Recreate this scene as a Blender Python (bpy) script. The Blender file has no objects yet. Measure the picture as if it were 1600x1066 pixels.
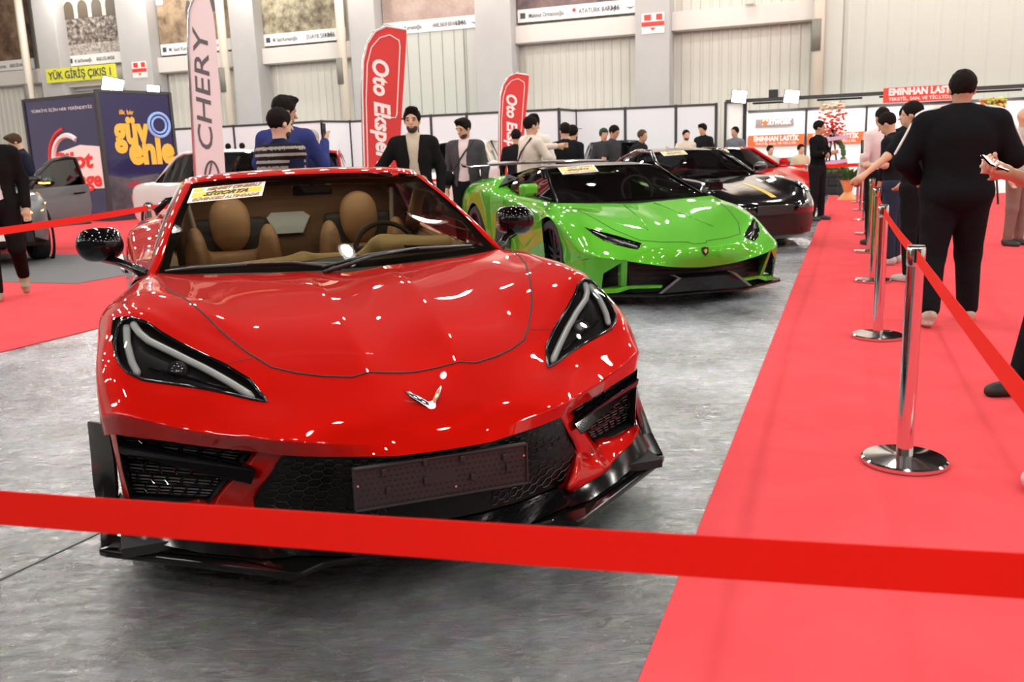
import bpy, bmesh, math, random
import numpy as np
from mathutils import Vector, Matrix, Quaternion

S = bpy.context.scene
COL = S.collection
PI = math.pi

# ------------------------------------------------------------------ camera
CF, CPITCH, CROLL, CH = 1385.1, 0.2037, 0.0343, 1.2372      # focal length in pixels of a 1600 wide frame
_f = np.array([0, math.cos(CPITCH), -math.sin(CPITCH)])
_r = np.array([1.0, 0, 0]); _u = np.array([0, math.sin(CPITCH), math.cos(CPITCH)])
CR = _r * math.cos(CROLL) - _u * math.sin(CROLL)
CU = _u * math.cos(CROLL) + _r * math.sin(CROLL)
cam = bpy.data.cameras.new('camera'); camo = bpy.data.objects.new('camera', cam); COL.objects.link(camo)
cam.sensor_width = 36; cam.lens = 36 * CF / 1600
camo.matrix_world = Matrix(((CR[0], CU[0], -_f[0], 0), (CR[1], CU[1], -_f[1], 0), (CR[2], CU[2], -_f[2], CH), (0, 0, 0, 1)))
cam.clip_start = 0.05; cam.clip_end = 200
cam.dof.use_dof = True; cam.dof.focus_distance = 3.4; cam.dof.aperture_fstop = 6.3
S.camera = camo

# ------------------------------------------------------------------ view, world
S.view_settings.view_transform = 'Standard'; S.view_settings.look = 'None'
S.view_settings.gamma = 1; S.view_settings.use_curve_mapping = False
S.view_settings.exposure = 0.0
S.cycles.use_denoising = True
S.cycles.max_bounces = 7; S.cycles.diffuse_bounces = 3; S.cycles.glossy_bounces = 4; S.cycles.transmission_bounces = 6
S.cycles.transparent_max_bounces = 12; S.cycles.sample_clamp_indirect = 6; S.cycles.caustics_reflective = False; S.cycles.caustics_refractive = False
W = bpy.data.worlds.new('hall_air'); S.world = W; W.use_nodes = True
W.node_tree.nodes['Background'].inputs[0].default_value = (1, 0.97, 0.93, 1)
W.node_tree.nodes['Background'].inputs[1].default_value = 0.2

# high bay lamps of the hall, hanging under the roof on a grid that follows the aisle, plus a row added behind the camera
HALL = 0.362                       # the aisle runs this far clockwise of the view
def hall(a, b, z=0.0):             # a = across the aisle, b = along it
    return (a * math.cos(HALL) + b * math.sin(HALL), -a * math.sin(HALL) + b * math.cos(HALL), z)
LAMPS = []
for i in range(-7, 5):
    for j in range(-2, 8):  # rearmost row, behind the camera, is added for light from the front
        LAMPS.append(hall(i * 4.4 + 1.0, j * 4.2 - 1.0, 8.6))
for k, p in enumerate(LAMPS):
    L = bpy.data.lights.new('high_bay_light', 'POINT'); L.shadow_soft_size = 0.14
    L.energy = 278; L.color = (1.0, 0.955, 0.88)
    o = bpy.data.objects.new('high_bay_light', L); COL.objects.link(o); o.location = p

# ------------------------------------------------------------------ pixel helpers (1600 x 1066 frame)
def ray(x, y):
    return _f + CR * (x - 800) / CF - CU * (y - 533) / CF
def at_z(x, y, z=0.0):
    d = ray(x, y); t = (z - CH) / d[2]; return Vector((t * d[0], t * d[1], z))
def at_y(x, y, Y):
    d = ray(x, y); t = Y / d[1]; return Vector((t * d[0], Y, CH + t * d[2]))
def on_line(x, y, p, q):           # the vertical plane through ground points p and q
    n = np.array([-(q[1] - p[1]), q[0] - p[0], 0.0]); d = ray(x, y)
    t = (np.array([p[0], p[1], 0]) @ n) / (d @ n); return Vector((t * d[0], t * d[1], CH + t * d[2]))

# ------------------------------------------------------------------ materials
MATS = {}
def mat(name, col=(0.5, 0.5, 0.5), rough=0.5, metal=0.0, coat=0.0, spec=0.5, emis=None, estr=0.0, bump=None, vary=None, alpha=None, sheen=0.0, croug=0.03):
    if name in MATS: return MATS[name]
    m = bpy.data.materials.new(name); m.use_nodes = True; nt = m.node_tree; b = nt.nodes['Principled BSDF']
    b.inputs['Base Color'].default_value = (*col, 1); b.inputs['Roughness'].default_value = rough; b.inputs['Metallic'].default_value = metal
    b.inputs['Coat Weight'].default_value = coat; b.inputs['Coat Roughness'].default_value = croug; b.inputs['Specular IOR Level'].default_value = spec
    b.inputs['Sheen Weight'].default_value = sheen
    if emis: b.inputs['Emission Color'].default_value = (*emis, 1); b.inputs['Emission Strength'].default_value = estr
    if alpha is not None: b.inputs['Alpha'].default_value = alpha
    if vary or bump:
        tc = nt.nodes.new('ShaderNodeTexCoord')
    if vary:                       # (scale, darker colour)
        n = nt.nodes.new('ShaderNodeTexNoise'); n.inputs['Scale'].default_value = vary[0]; n.inputs['Detail'].default_value = 6
        nt.links.new(tc.outputs['Object'], n.inputs['Vector'])
        r = nt.nodes.new('ShaderNodeValToRGB'); r.color_ramp.elements[0].position = 0.35; r.color_ramp.elements[1].position = 0.65
        r.color_ramp.elements[0].color = (*vary[1], 1); r.color_ramp.elements[1].color = (*col, 1)
        nt.links.new(n.outputs['Fac'], r.inputs['Fac']); nt.links.new(r.outputs['Color'], b.inputs['Base Color'])
    if bump:                       # (scale, strength, distance)
        n = nt.nodes.new('ShaderNodeTexNoise'); n.inputs['Scale'].default_value = bump[0]; n.inputs['Detail'].default_value = 5
        nt.links.new(tc.outputs['Object'], n.inputs['Vector'])
        bp = nt.nodes.new('ShaderNodeBump'); bp.inputs['Strength'].default_value = bump[1]; bp.inputs['Distance'].default_value = bump[2]
        nt.links.new(n.outputs['Fac'], bp.inputs['Height']); nt.links.new(bp.outputs['Normal'], b.inputs['Normal'])
    MATS[name] = m; return m
def glass(name, tint=(0.6, 0.6, 0.6), refl=0.9):
    if name in MATS: return MATS[name]
    m = bpy.data.materials.new(name); m.use_nodes = True; nt = m.node_tree; nt.nodes.clear()
    o = nt.nodes.new('ShaderNodeOutputMaterial'); t = nt.nodes.new('ShaderNodeBsdfTransparent'); t.inputs[0].default_value = (*tint, 1)
    g = nt.nodes.new('ShaderNodeBsdfGlossy'); g.inputs['Roughness'].default_value = 0.01; g.inputs['Color'].default_value = (refl, refl, refl, 1)
    f = nt.nodes.new('ShaderNodeFresnel'); f.inputs[0].default_value = 1.5; mx = nt.nodes.new('ShaderNodeMixShader')
    nt.links.new(f.outputs[0], mx.inputs[0]); nt.links.new(t.outputs[0], mx.inputs[1]); nt.links.new(g.outputs[0], mx.inputs[2]); nt.links.new(mx.outputs[0], o.inputs[0])
    MATS[name] = m; return m

# ------------------------------------------------------------------ object helpers
def link(name, me, material=None, parent=None, smooth=False):
    o = bpy.data.objects.new(name, me); COL.objects.link(o)
    if material: me.materials.clear(); me.materials.append(material)
    if smooth: me.shade_smooth()
    if parent: o.parent = parent
    return o
def mesh(name, verts, faces, material=None, parent=None, smooth=False):
    me = bpy.data.meshes.new(name); me.from_pydata([tuple(map(float, v)) for v in verts], [], faces); me.validate()
    return link(name, me, material, parent, smooth)
def tag(o, label=None, cat=None, group=None, kind=None):
    if label: o['label'] = label
    if cat: o['category'] = cat
    if group: o['group'] = group
    if kind: o['kind'] = kind
    return o
def empty(name, loc=(0, 0, 0), rz=0.0, label=None, cat=None, group=None):
    o = bpy.data.objects.new(name, None); COL.objects.link(o); o.location = loc; o.rotation_euler = (0, 0, rz); o.empty_display_size = 0.1
    return tag(o, label, cat, group)
def copy_tree(o, parent=None):
    c = o.copy(); COL.objects.link(c)
    if parent: c.parent = parent
    for ch in list(o.children): copy_tree(ch, c)
    return c
class MB:
    def __init__(s): s.v = []; s.f = []
    def add(s, v, f):
        n = len(s.v); s.v += [tuple(map(float, p)) for p in v]; s.f += [tuple(i + n for i in q) for q in f]; return s
    def box(s, lo, hi, M=None):
        p = [(x, y, z) for z in (lo[2], hi[2]) for y in (lo[1], hi[1]) for x in (lo[0], hi[0])]
        if M is not None: p = [tuple(M @ Vector(q)) for q in p]
        return s.add(p, [(0, 2, 3, 1), (4, 5, 7, 6), (0, 1, 5, 4), (2, 6, 7, 3), (0, 4, 6, 2), (1, 3, 7, 5)])
    def slab(s, a, b, t, z0, z1):          # upright slab between ground points a and b, thickness t
        d = Vector((b[0] - a[0], b[1] - a[1], 0)); n = Vector((-d.y, d.x, 0)).normalized() * t * 0.5
        q = [Vector((a[0], a[1], 0)), Vector((b[0], b[1], 0))]
        p = [(q[i] + sgn * n + Vector((0, 0, z))) for z in (z0, z1) for (i, sgn) in ((0, -1), (1, -1), (1, 1), (0, 1))]
        return s.add(p, [(3, 2, 1, 0), (4, 5, 6, 7), (0, 1, 5, 4), (1, 2, 6, 5), (2, 3, 7, 6), (3, 0, 4, 7)])
    def tube(s, pts, r, n=10, cap=True):
        pts = [Vector(p) for p in pts]; rs = r if hasattr(r, '__len__') else [r] * len(pts)
        up = None; rings = []
        for i, p in enumerate(pts):
            t = (pts[min(i + 1, len(pts) - 1)] - pts[max(i - 1, 0)]).normalized()
            if up is None: up = Vector((0, 0, 1)) if abs(t.z) < 0.9 else Vector((1, 0, 0))
            a = t.cross(up).normalized(); b = a.cross(t).normalized(); up = b
            rings.append([p + (a * math.cos(2 * PI * k / n) + b * math.sin(2 * PI * k / n)) * rs[i] for k in range(n)])
        f = [(i * n + k, i * n + (k + 1) % n, (i + 1) * n + (k + 1) % n, (i + 1) * n + k) for i in range(len(pts) - 1) for k in range(n)]
        if cap: f += [tuple(range(n))[::-1], tuple((len(pts) - 1) * n + k for k in range(n))]
        return s.add([q for rg in rings for q in rg], f)
    def lathe(s, prof, n=32, c=(0, 0, 0), axis=None):     # prof: (radius, height)
        M = Matrix.Translation(c) if axis is None else Matrix.Translation(c) @ Vector((0, 0, 1)).rotation_difference(Vector(axis)).to_matrix().to_4x4()
        v = [M @ Vector((r * math.cos(2 * PI * k / n), r * math.sin(2 * PI * k / n), z)) for r, z in prof for k in range(n)]
        f = [(i * n + k, i * n + (k + 1) % n, (i + 1) * n + (k + 1) % n, (i + 1) * n + k) for i in range(len(prof) - 1) for k in range(n)]
        return s.add(v, f)
    def prism(s, poly, z0, z1, M=None):       # poly in xy extruded along z, then M
        n = len(poly); v = [(x, y, z0) for x, y in poly] + [(x, y, z1) for x, y in poly]
        if M is not None: v = [tuple(M @ Vector(q)) for q in v]
        return s.add(v, [tuple(range(n))[::-1], tuple(range(n, 2 * n))] + [(k, (k + 1) % n, n + (k + 1) % n, n + k) for k in range(n)])
    def grid(s, rows):
        n = len(rows[0]); return s.add([p for r in rows for p in r], [(i * n + k, i * n + k + 1, (i + 1) * n + k + 1, (i + 1) * n + k) for i in range(len(rows) - 1) for k in range(n - 1)])
    def build(s, name, material, parent=None, smooth=False, bevel=0, seg=2, auto=None):
        o = mesh(name, s.v, s.f, material, parent, smooth)
        if bevel:
            bm = bmesh.new(); bm.from_mesh(o.data); bmesh.ops.recalc_face_normals(bm, faces=bm.faces)
            es = [e for e in bm.edges if len(e.link_faces) == 2 and e.calc_face_angle(0) > 0.5]
            bmesh.ops.bevel(bm, geom=es, offset=bevel, segments=seg, profile=0.5, affect='EDGES'); bm.to_mesh(o.data); bm.free()
        if auto is not None:
            o.data.shade_smooth(); o.data.set_sharp_from_angle(angle=auto)
        return o
def eval_mesh(o):
    dg = bpy.context.evaluated_depsgraph_get(); dg.update()
    return bpy.data.meshes.new_from_object(o.evaluated_get(dg))
def subsurf(verts, faces, levels=3, creases=None, interp=5):
    """Catmull-Clark surface that passes through the given points; returns a mesh."""
    tgt = np.array(verts, float); P = tgt.copy()
    me = bpy.data.meshes.new('cage'); me.from_pydata([tuple(v) for v in P], [], faces)
    if creases:
        at = me.attributes.new('crease_edge', 'FLOAT', 'EDGE'); key = {tuple(sorted(e.vertices)): e.index for e in me.edges}
        for (a, b), c in creases.items():
            k = key.get((min(a, b), max(a, b)))
            if k is not None: at.data[k].value = c
    o = bpy.data.objects.new('cage', me); COL.objects.link(o); md = o.modifiers.new('s', 'SUBSURF'); md.boundary_smooth = 'ALL'
    n = len(P)
    for it in range(interp):
        md.levels = 2; dg = bpy.context.evaluated_depsgraph_get(); ev = o.evaluated_get(dg); em = ev.to_mesh()
        co = np.empty(len(em.vertices) * 3); em.vertices.foreach_get('co', co); Q = co.reshape(-1, 3)[:n]
        P = P + (tgt - Q) * 0.9; ev.to_mesh_clear()
        me.vertices.foreach_set('co', P.ravel()); me.update(); o.update_tag(); bpy.context.view_layer.update()
    md.levels = levels; o.update_tag(); bpy.context.view_layer.update()
    out = eval_mesh(o); bpy.data.objects.remove(o); bpy.data.meshes.remove(me)
    if 'crease_edge' in out.attributes: out.attributes.remove(out.attributes['crease_edge'])
    return out
def mirrored_grid(rows):
    """rows of half points with column 0 on x=0 -> full rows from -x to +x"""
    return [[(-p[0], p[1], p[2]) for p in r[:0:-1]] + list(r) for r in rows]
def grid_faces(nr, nc): return [(i * nc + k, i * nc + k + 1, (i + 1) * nc + k + 1, (i + 1) * nc + k) for i in range(nr - 1) for k in range(nc - 1)]
def surf(rows, levels=3, crow=(), ccol=(), interp=5, cr=0.7):
    """surface through a grid of points; crow/ccol = rows/columns that are creased"""
    nr, nc = len(rows), len(rows[0]); cre = {}
    for i in crow:
        for k in range(nc - 1): cre[(i * nc + k, i * nc + k + 1)] = cr
    for k in ccol:
        for i in range(nr - 1): cre[(i * nc + k, (i + 1) * nc + k)] = cr
    return subsurf([p for r in rows for p in r], grid_faces(nr, nc), levels, cre, interp)
def cut_region(me, poly, d, inside=True):
    """cut mesh along a closed 3D polygon projected along d; returns (mesh inside, mesh outside)"""
    d = Vector(d).normalized(); a = d.orthogonal().normalized(); b = d.cross(a)
    P = [Vector(p) for p in poly]; P2 = [(p.dot(a), p.dot(b)) for p in P]
    bm = bmesh.new(); bm.from_mesh(me)
    near = Vector((sum(p.x for p in P), sum(p.y for p in P), sum(p.z for p in P))) / len(P); R = max((p - near).length for p in P) * 1.25 + 0.05
    for i in range(len(P)):
        p, q = P[i], P[(i + 1) % len(P)]; e = (q - p); L = e.length
        if L < 1e-6: continue
        nrm = e.cross(d).normalized(); eu = nrm.cross(d).normalized(); s0, s1 = sorted((p.dot(eu), q.dot(eu))); mid = (p + q) / 2
        fs = []
        for f in bm.faces:
            c = f.calc_center_median()
            if (c - mid).length > L / 2 + 0.08: continue
            ds = [(v.co - p).dot(nrm) for v in f.verts]
            if min(ds) > 1e-6 or max(ds) < -1e-6: continue
            t = [v.co.dot(eu) for v in f.verts]
            if max(t) < s0 - 1e-4 or min(t) > s1 + 1e-4: continue
            fs.append(f)
        if not fs: continue
        g = list(set([v for f in fs for v in f.verts])) + list(set([e2 for f in fs for e2 in f.edges])) + fs
        bmesh.ops.bisect_plane(bm, geom=g, plane_co=p, plane_no=nrm, dist=1e-6)
    def pin(c):
        x, y = c.dot(a), c.dot(b); r = False; n = len(P2)
        for i in range(n):
            x1, y1 = P2[i]; x2, y2 = P2[(i + 1) % n]
            if (y1 > y) != (y2 > y) and x < (x2 - x1) * (y - y1) / (y2 - y1) + x1: r = not r
        return r
    ins = [f.index for f in bm.faces if False]
    bm.faces.ensure_lookup_table(); fl = []
    for f in bm.faces:
        c = f.calc_center_median(); fl.append((c - near).length < R and pin(c))
    outs = []
    for keep in (True, False):
        b2 = bm.copy(); b2.faces.ensure_lookup_table()
        dl = [b2.faces[i] for i, v in enumerate(fl) if v != keep]
        bmesh.ops.delete(b2, geom=dl, context='FACES'); m2 = bpy.data.meshes.new('cut'); b2.to_mesh(m2); b2.free(); outs.append(m2)
    bm.free(); return outs
def offset_mesh(me, d):
    m = me.copy(); n = [v.normal.copy() for v in m.vertices]
    for v, q in zip(m.vertices, n): v.co = v.co + q * d
    return m
def flip_x(me):
    m = me.copy(); bm = bmesh.new(); bm.from_mesh(m)
    for v in bm.verts: v.co.x = -v.co.x
    bmesh.ops.reverse_faces(bm, faces=bm.faces); bm.to_mesh(m); bm.free(); return m
def solidify(me, t):
    """thickness t behind the surface (opposite the normal)"""
    bm = bmesh.new(); bm.from_mesh(me); bmesh.ops.solidify(bm, geom=bm.faces, thickness=t); m = bpy.data.meshes.new('sol'); bm.to_mesh(m); bm.free(); return m
_txt = {}
def text_mesh(s, size=1.0, bold=0.0, shear=0.0, ext=0.0, align='LEFT', space=1.0):
    c = bpy.data.curves.new('t', 'FONT'); c.body = s; c.size = size; c.offset = bold * size; c.shear = shear; c.extrude = ext; c.align_x = align; c.space_character = space
    c.resolution_u = 3
    o = bpy.data.objects.new('t', c); COL.objects.link(o); bpy.context.view_layer.update(); m = eval_mesh(o); bpy.data.objects.remove(o); return m
def put_text(s, M, material, parent, size=1.0, bold=0.02, shear=0.0, fit=None, name='lettering', align='CENTER', space=1.0):
    """lettering lying in the local xy plane of M; fit = wanted width"""
    m = text_mesh(s, size, bold, shear, 0.001, align, space); xs = [v.co.x for v in m.vertices]
    if fit:
        k = fit / (max(xs) - min(xs))
        for v in m.vertices: v.co.x *= k
    m.transform(M); return link(name, m, material, parent)
def frame(o, x, y):
    """matrix with origin o, local x along x, local y along y"""
    x = Vector(x).normalized(); y = Vector(y).normalized(); z = x.cross(y).normalized(); y = z.cross(x)
    return Matrix(((x.x, y.x, z.x, o[0]), (x.y, y.y, z.y, o[1]), (x.z, y.z, z.z, o[2]), (0, 0, 0, 1)))

# ------------------------------------------------------------------ smooth blended bodies (surface nets over a distance field)
def cap(P, a, b, ra, rb):
    a = np.array(a, float); b = np.array(b, float); ab = b - a; L = ab @ ab + 1e-9
    t = np.clip(((P - a) @ ab) / L, 0, 1); return np.linalg.norm(P - a - t[..., None] * ab, axis=-1) - (ra + (rb - ra) * t)
def ell(P, c, r, R=None):
    q = P - np.array(c, float)
    if R is not None: q = q @ R
    r = np.array(r, float); k = np.linalg.norm(q / r, axis=-1); k2 = np.linalg.norm(q / (r * r), axis=-1) + 1e-9
    return k * (k - 1) / k2
def rbox(P, c, r, rad, R=None):
    q = P - np.array(c, float)
    if R is not None: q = q @ R
    q = np.abs(q) - (np.array(r, float) - rad); return np.linalg.norm(np.maximum(q, 0), axis=-1) + np.minimum(q.max(-1), 0) - rad
def smin(a, b, k):
    h = np.clip(0.5 + 0.5 * (b - a) / k, 0, 1); return b * (1 - h) + a * h - k * h * (1 - h)
def rotm(rx=0, ry=0, rz=0):
    from mathutils import Euler
    return np.array(Euler((rx, ry, rz)).to_matrix())
def nets(fn, lo, hi, h):
    lo = np.array(lo, float); hi = np.array(hi, float); n = np.maximum(np.ceil((hi - lo) / h).astype(int) + 1, 3)
    ax = [lo[i] + h * np.arange(n[i]) for i in range(3)]
    G = np.stack(np.meshgrid(*ax, indexing='ij'), -1); D = fn(G); s = D < 0
    c = [s[a:n[0] - 1 + a, b:n[1] - 1 + b, d:n[2] - 1 + d] for a in (0, 1) for b in (0, 1) for d in (0, 1)]
    cnt = sum(x.astype(int) for x in c); act = (cnt > 0) & (cnt < 8); idx = -np.ones(act.shape, int); ids = np.argwhere(act); idx[act] = np.arange(len(ids))
    acc = np.zeros((len(ids), 3)); w = np.zeros(len(ids)); cor = [(a, b, d) for a in (0, 1) for b in (0, 1) for d in (0, 1)]
    for i, ca in enumerate(cor):
        for j, cb in enumerate(cor):
            if j <= i or sum(abs(np.array(ca) - np.array(cb))) != 1: continue
            da = D[ids[:, 0] + ca[0], ids[:, 1] + ca[1], ids[:, 2] + ca[2]]; db = D[ids[:, 0] + cb[0], ids[:, 1] + cb[1], ids[:, 2] + cb[2]]
            m = (da < 0) != (db < 0); t = np.where(m, da / (da - db + 1e-12), 0)
            acc += m[:, None] * (np.array(ca) + t[:, None] * (np.array(cb) - np.array(ca))); w += m
    V = lo + h * (ids + acc / w[:, None]); F = []
    for a in range(3):
        b, d = (a + 1) % 3, (a + 2) % 3; sl0 = [slice(None)] * 3; sl1 = [slice(None)] * 3; sl0[a] = slice(0, -1); sl1[a] = slice(1, None)
        e0 = s[tuple(sl0)]; e1 = s[tuple(sl1)]; ch = np.argwhere(e0 != e1); ch = ch[(ch[:, b] > 0) & (ch[:, d] > 0) & (ch[:, b] < n[b] - 1) & (ch[:, d] < n[d] - 1)]
        ub = np.zeros(3, int); ub[b] = 1; ud = np.zeros(3, int); ud[d] = 1
        q = [idx[tuple((ch - x).T)] for x in (ub * 0, ub, ub + ud, ud)]; ins = e0[tuple(ch.T)]
        Q = np.stack(q, -1); Q[~ins] = Q[~ins][:, ::-1]; F.append(Q)
    F = np.concatenate(F); F = F[(F >= 0).all(1)][:, ::-1]
    return V, F
def blob(name, fn, lo, hi, h, material, parent=None, smooth=2):
    V, F = nets(fn, lo, hi, h)
    me = bpy.data.meshes.new(name); me.vertices.add(len(V)); me.vertices.foreach_set('co', V.ravel()); me.loops.add(F.size); me.loops.foreach_set('vertex_index', F.ravel().astype(np.int32))
    me.polygons.add(len(F)); me.polygons.foreach_set('loop_start', np.arange(0, F.size, 4, dtype=np.int32)); me.update(calc_edges=True); me.validate()
    return link(name, me, material, parent, True)
# ================================================================== setting
HX = Vector((math.cos(HALL), -math.sin(HALL), 0)); HY = Vector((math.sin(HALL), math.cos(HALL), 0)); UP = Vector((0, 0, 1))
HM = Matrix(((HX.x, HY.x, 0, 0), (HX.y, HY.y, 0, 0), (0, 0, 1, 0), (0, 0, 0, 1)))     # hall coordinates -> world
def wall_pt(x, y, b):
    p0 = HY * b; q0 = HY * b + HX; return on_line(x, y, p0, q0)
def to_hall(p): p = Vector(p); return (p.dot(HX), p.dot(HY), p.z)

# polished screed under a wrinkled clear film
def floor_material():
    m = mat('grey_screed', (0.33, 0.33, 0.34), 0.28, spec=0.6); nt = m.node_tree; b = nt.nodes['Principled BSDF']; L = nt.links
    N = nt.nodes.new; tc = N('ShaderNodeTexCoord')
    n1 = N('ShaderNodeTexNoise'); n1.inputs['Scale'].default_value = 0.9; n1.inputs['Detail'].default_value = 9; n1.inputs['Roughness'].default_value = 0.62; L.new(tc.outputs['Object'], n1.inputs['Vector'])
    r = N('ShaderNodeValToRGB'); r.color_ramp.elements[0].position = 0.33; r.color_ramp.elements[1].position = 0.68
    r.color_ramp.elements[0].color = (0.045, 0.045, 0.047, 1); r.color_ramp.elements[1].color = (0.30, 0.315, 0.345, 1); L.new(n1.outputs['Fac'], r.inputs['Fac'])
    n2 = N('ShaderNodeTexNoise'); n2.inputs['Scale'].default_value = 14; n2.inputs['Detail'].default_value = 8; L.new(tc.outputs['Object'], n2.inputs['Vector'])
    mx = N('ShaderNodeMixRGB'); mx.blend_type = 'OVERLAY'; mx.inputs[0].default_value = 0.55; L.new(r.outputs['Color'], mx.inputs[1]); L.new(n2.outputs['Color'], mx.inputs[2])
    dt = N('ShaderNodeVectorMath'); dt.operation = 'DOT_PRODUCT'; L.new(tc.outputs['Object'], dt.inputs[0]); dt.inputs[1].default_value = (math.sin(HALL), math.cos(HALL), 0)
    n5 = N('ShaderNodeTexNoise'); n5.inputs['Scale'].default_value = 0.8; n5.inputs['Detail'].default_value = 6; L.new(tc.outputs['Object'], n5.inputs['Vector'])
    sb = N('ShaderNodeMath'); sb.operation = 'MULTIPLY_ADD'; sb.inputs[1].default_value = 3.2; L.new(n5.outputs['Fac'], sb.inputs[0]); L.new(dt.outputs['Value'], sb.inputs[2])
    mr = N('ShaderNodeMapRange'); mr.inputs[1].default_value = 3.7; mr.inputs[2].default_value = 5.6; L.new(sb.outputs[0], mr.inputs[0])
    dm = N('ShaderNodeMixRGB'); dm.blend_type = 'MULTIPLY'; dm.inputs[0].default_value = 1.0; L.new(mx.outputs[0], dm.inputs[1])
    cm = N('ShaderNodeMixRGB'); cm.inputs[1].default_value = (.55, .55, .55, 1); cm.inputs[2].default_value = (1.95, 2.1, 2.4, 1); L.new(mr.outputs[0], cm.inputs[0]); L.new(cm.outputs[0], dm.inputs[2])  # shade and bluish sheen painted into the colour: darker near camera, lighter along aisle
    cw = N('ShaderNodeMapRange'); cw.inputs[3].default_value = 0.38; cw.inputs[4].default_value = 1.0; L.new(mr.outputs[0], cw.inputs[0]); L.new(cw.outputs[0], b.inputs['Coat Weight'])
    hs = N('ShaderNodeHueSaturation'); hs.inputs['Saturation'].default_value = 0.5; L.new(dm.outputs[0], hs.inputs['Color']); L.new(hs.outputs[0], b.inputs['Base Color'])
    mp = N('ShaderNodeMapping'); mp.inputs['Rotation'].default_value = (0, 0, 0.9); mp.inputs['Scale'].default_value = (1.0, 2.6, 1); L.new(tc.outputs['Object'], mp.inputs['Vector'])
    n3 = N('ShaderNodeTexNoise'); n3.inputs['Scale'].default_value = 9; n3.inputs['Detail'].default_value = 7; n3.inputs['Roughness'].default_value = 0.6; n3.inputs['Distortion'].default_value = 1.4; L.new(mp.outputs[0], n3.inputs['Vector'])
    n4 = N('ShaderNodeTexNoise'); n4.noise_type = 'RIDGED_MULTIFRACTAL'; n4.inputs['Scale'].default_value = 7; n4.inputs['Detail'].default_value = 3; n4.inputs['Distortion'].default_value = 0.9; L.new(mp.outputs[0], n4.inputs['Vector'])
    ad = N('ShaderNodeMath'); ad.operation = 'ADD'; L.new(n3.outputs['Fac'], ad.inputs[0])
    mu = N('ShaderNodeMath'); mu.operation = 'MULTIPLY'; mu.inputs[1].default_value = 0.22; L.new(n4.outputs['Fac'], mu.inputs[0]); L.new(mu.outputs[0], ad.inputs[1])
    bp = N('ShaderNodeBump'); bp.inputs['Strength'].default_value = 0.8; bp.inputs['Distance'].default_value = 0.010; L.new(ad.outputs[0], bp.inputs['Height']); L.new(bp.outputs[0], b.inputs['Normal']); L.new(bp.outputs[0], b.inputs['Coat Normal'])
    b.inputs['Coat Roughness'].default_value = 0.13; b.inputs['Coat IOR'].default_value = 1.6
    rr = N('ShaderNodeMapRange'); rr.inputs[3].default_value = 0.10; rr.inputs[4].default_value = 0.42; L.new(n2.outputs['Fac'], rr.inputs[0]); L.new(rr.outputs[0], b.inputs['Roughness'])
    return m
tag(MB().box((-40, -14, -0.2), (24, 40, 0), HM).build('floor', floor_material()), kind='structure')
def carpet_mat(name, c, c2):
    m = mat(name, c, 0.95, vary=(3.0, c2), bump=(260, 0.35, 0.002), spec=0.05); return m
M_carpet = carpet_mat('red_carpet_pile', (0.78, 0.085, 0.098), (0.72, 0.075, 0.088))
M_seam = mat('dark_gap', (0.05, 0.05, 0.05), 0.8)
tag(MB().box((-0.42, -6, 0.0), (9.5, 24.5, 0.008), HM).build('aisle_carpet', M_carpet, bevel=0.003), 'wide bright red aisle carpet under the chrome posts on the right', 'carpet')
tag(MB().box((-22, 1.0, 0.0), (-5.6, 21.0, 0.008), HM).build('stand_carpet', M_carpet, bevel=0.003), 'red carpet on the left stand, around the grey suv', 'carpet')
sm = MB().slab((-2.07, 1.62), (-1.15, 3.58), 0.008, 0, 0.0015).slab((-1.15, 3.58), (0.55, 7.2), 0.008, 0, 0.0015)
tag(sm.build('trim_1', M_seam), kind='structure')
tag(MB().box((-16, 7.6, 0.008), (-8.1, 10.4, 0.014), HM).build('display_mat', mat('grey_mat', (0.12, 0.12, 0.13), 0.8, bump=(40, 0.3, 0.004)), bevel=0.002), 'dark grey floor mat under the grey suv on the left', 'mat')

# back wall: corrugated cladding, columns, beams, drain pipes
M_clad = mat('cream_cladding', (0.64, 0.61, 0.55), 0.5); M_clad2 = mat('cream_panel', (0.545, 0.545, 0.495), 0.45)
M_conc = mat('grey_column_paint', (0.49, 0.475, 0.47), 0.7, vary=(1.2, (0.46, 0.445, 0.44))); M_beam = mat('beam_paint', (0.70, 0.65, 0.61), 0.7)
M_dark = mat('charcoal', (0.03, 0.03, 0.032), 0.5)
def corrugated(a0, a1, b, z0, z1, pitch, depth, material, name):
    v = []; n = int((a1 - a0) / pitch); pts = []
    for i in range(n):
        a = a0 + i * pitch
        for da, db in ((0, 0), (0.62, 0), (0.72, depth), (0.9, depth)): pts.append((a + da * pitch, b - db))
    pts.append((a1, b)); v = [HM @ Vector((p[0], p[1], z)) for z in (z0, z1) for p in pts]; k = len(pts)
    return tag(mesh(name, v, [(i, i + 1, k + i + 1, k + i) for i in range(k - 1)], material), kind='structure')
corrugated(-36, -0.7, 30.2, 0, 12, 0.30, 0.035, M_clad, 'wall_back')
corrugated(-0.7, 15, 29.6, 0, 12, 0.62, 0.03, M_clad2, 'wall_back_right')
for k, (a, w) in enumerate(((-31.15, 1.15), (-26.65, 1.5), (-21.5, 1.1), (-16.4, 1.05), (-11.4, 1.3), (-5.98, 1.1), (-0.55, 0.5))):
    tag(MB().box((a - w / 2, 29.3, 0), (a + w / 2, 30.1, 12), HM).build('wall_back_column', M_conc if w > 0.6 else M_clad2, bevel=0.02), kind='structure')
for a0, a1 in ((-36, -31.7), (-25.9, -22.05), (-20.95, -16.92), (-10.75, -6.53), (-5.43, -0.8)):
    tag(MB().box((a0, 29.65, 5.03), (a1, 30.15, 5.6), HM).build('wall_back_beam', M_beam, bevel=0.015), kind='structure')
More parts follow.
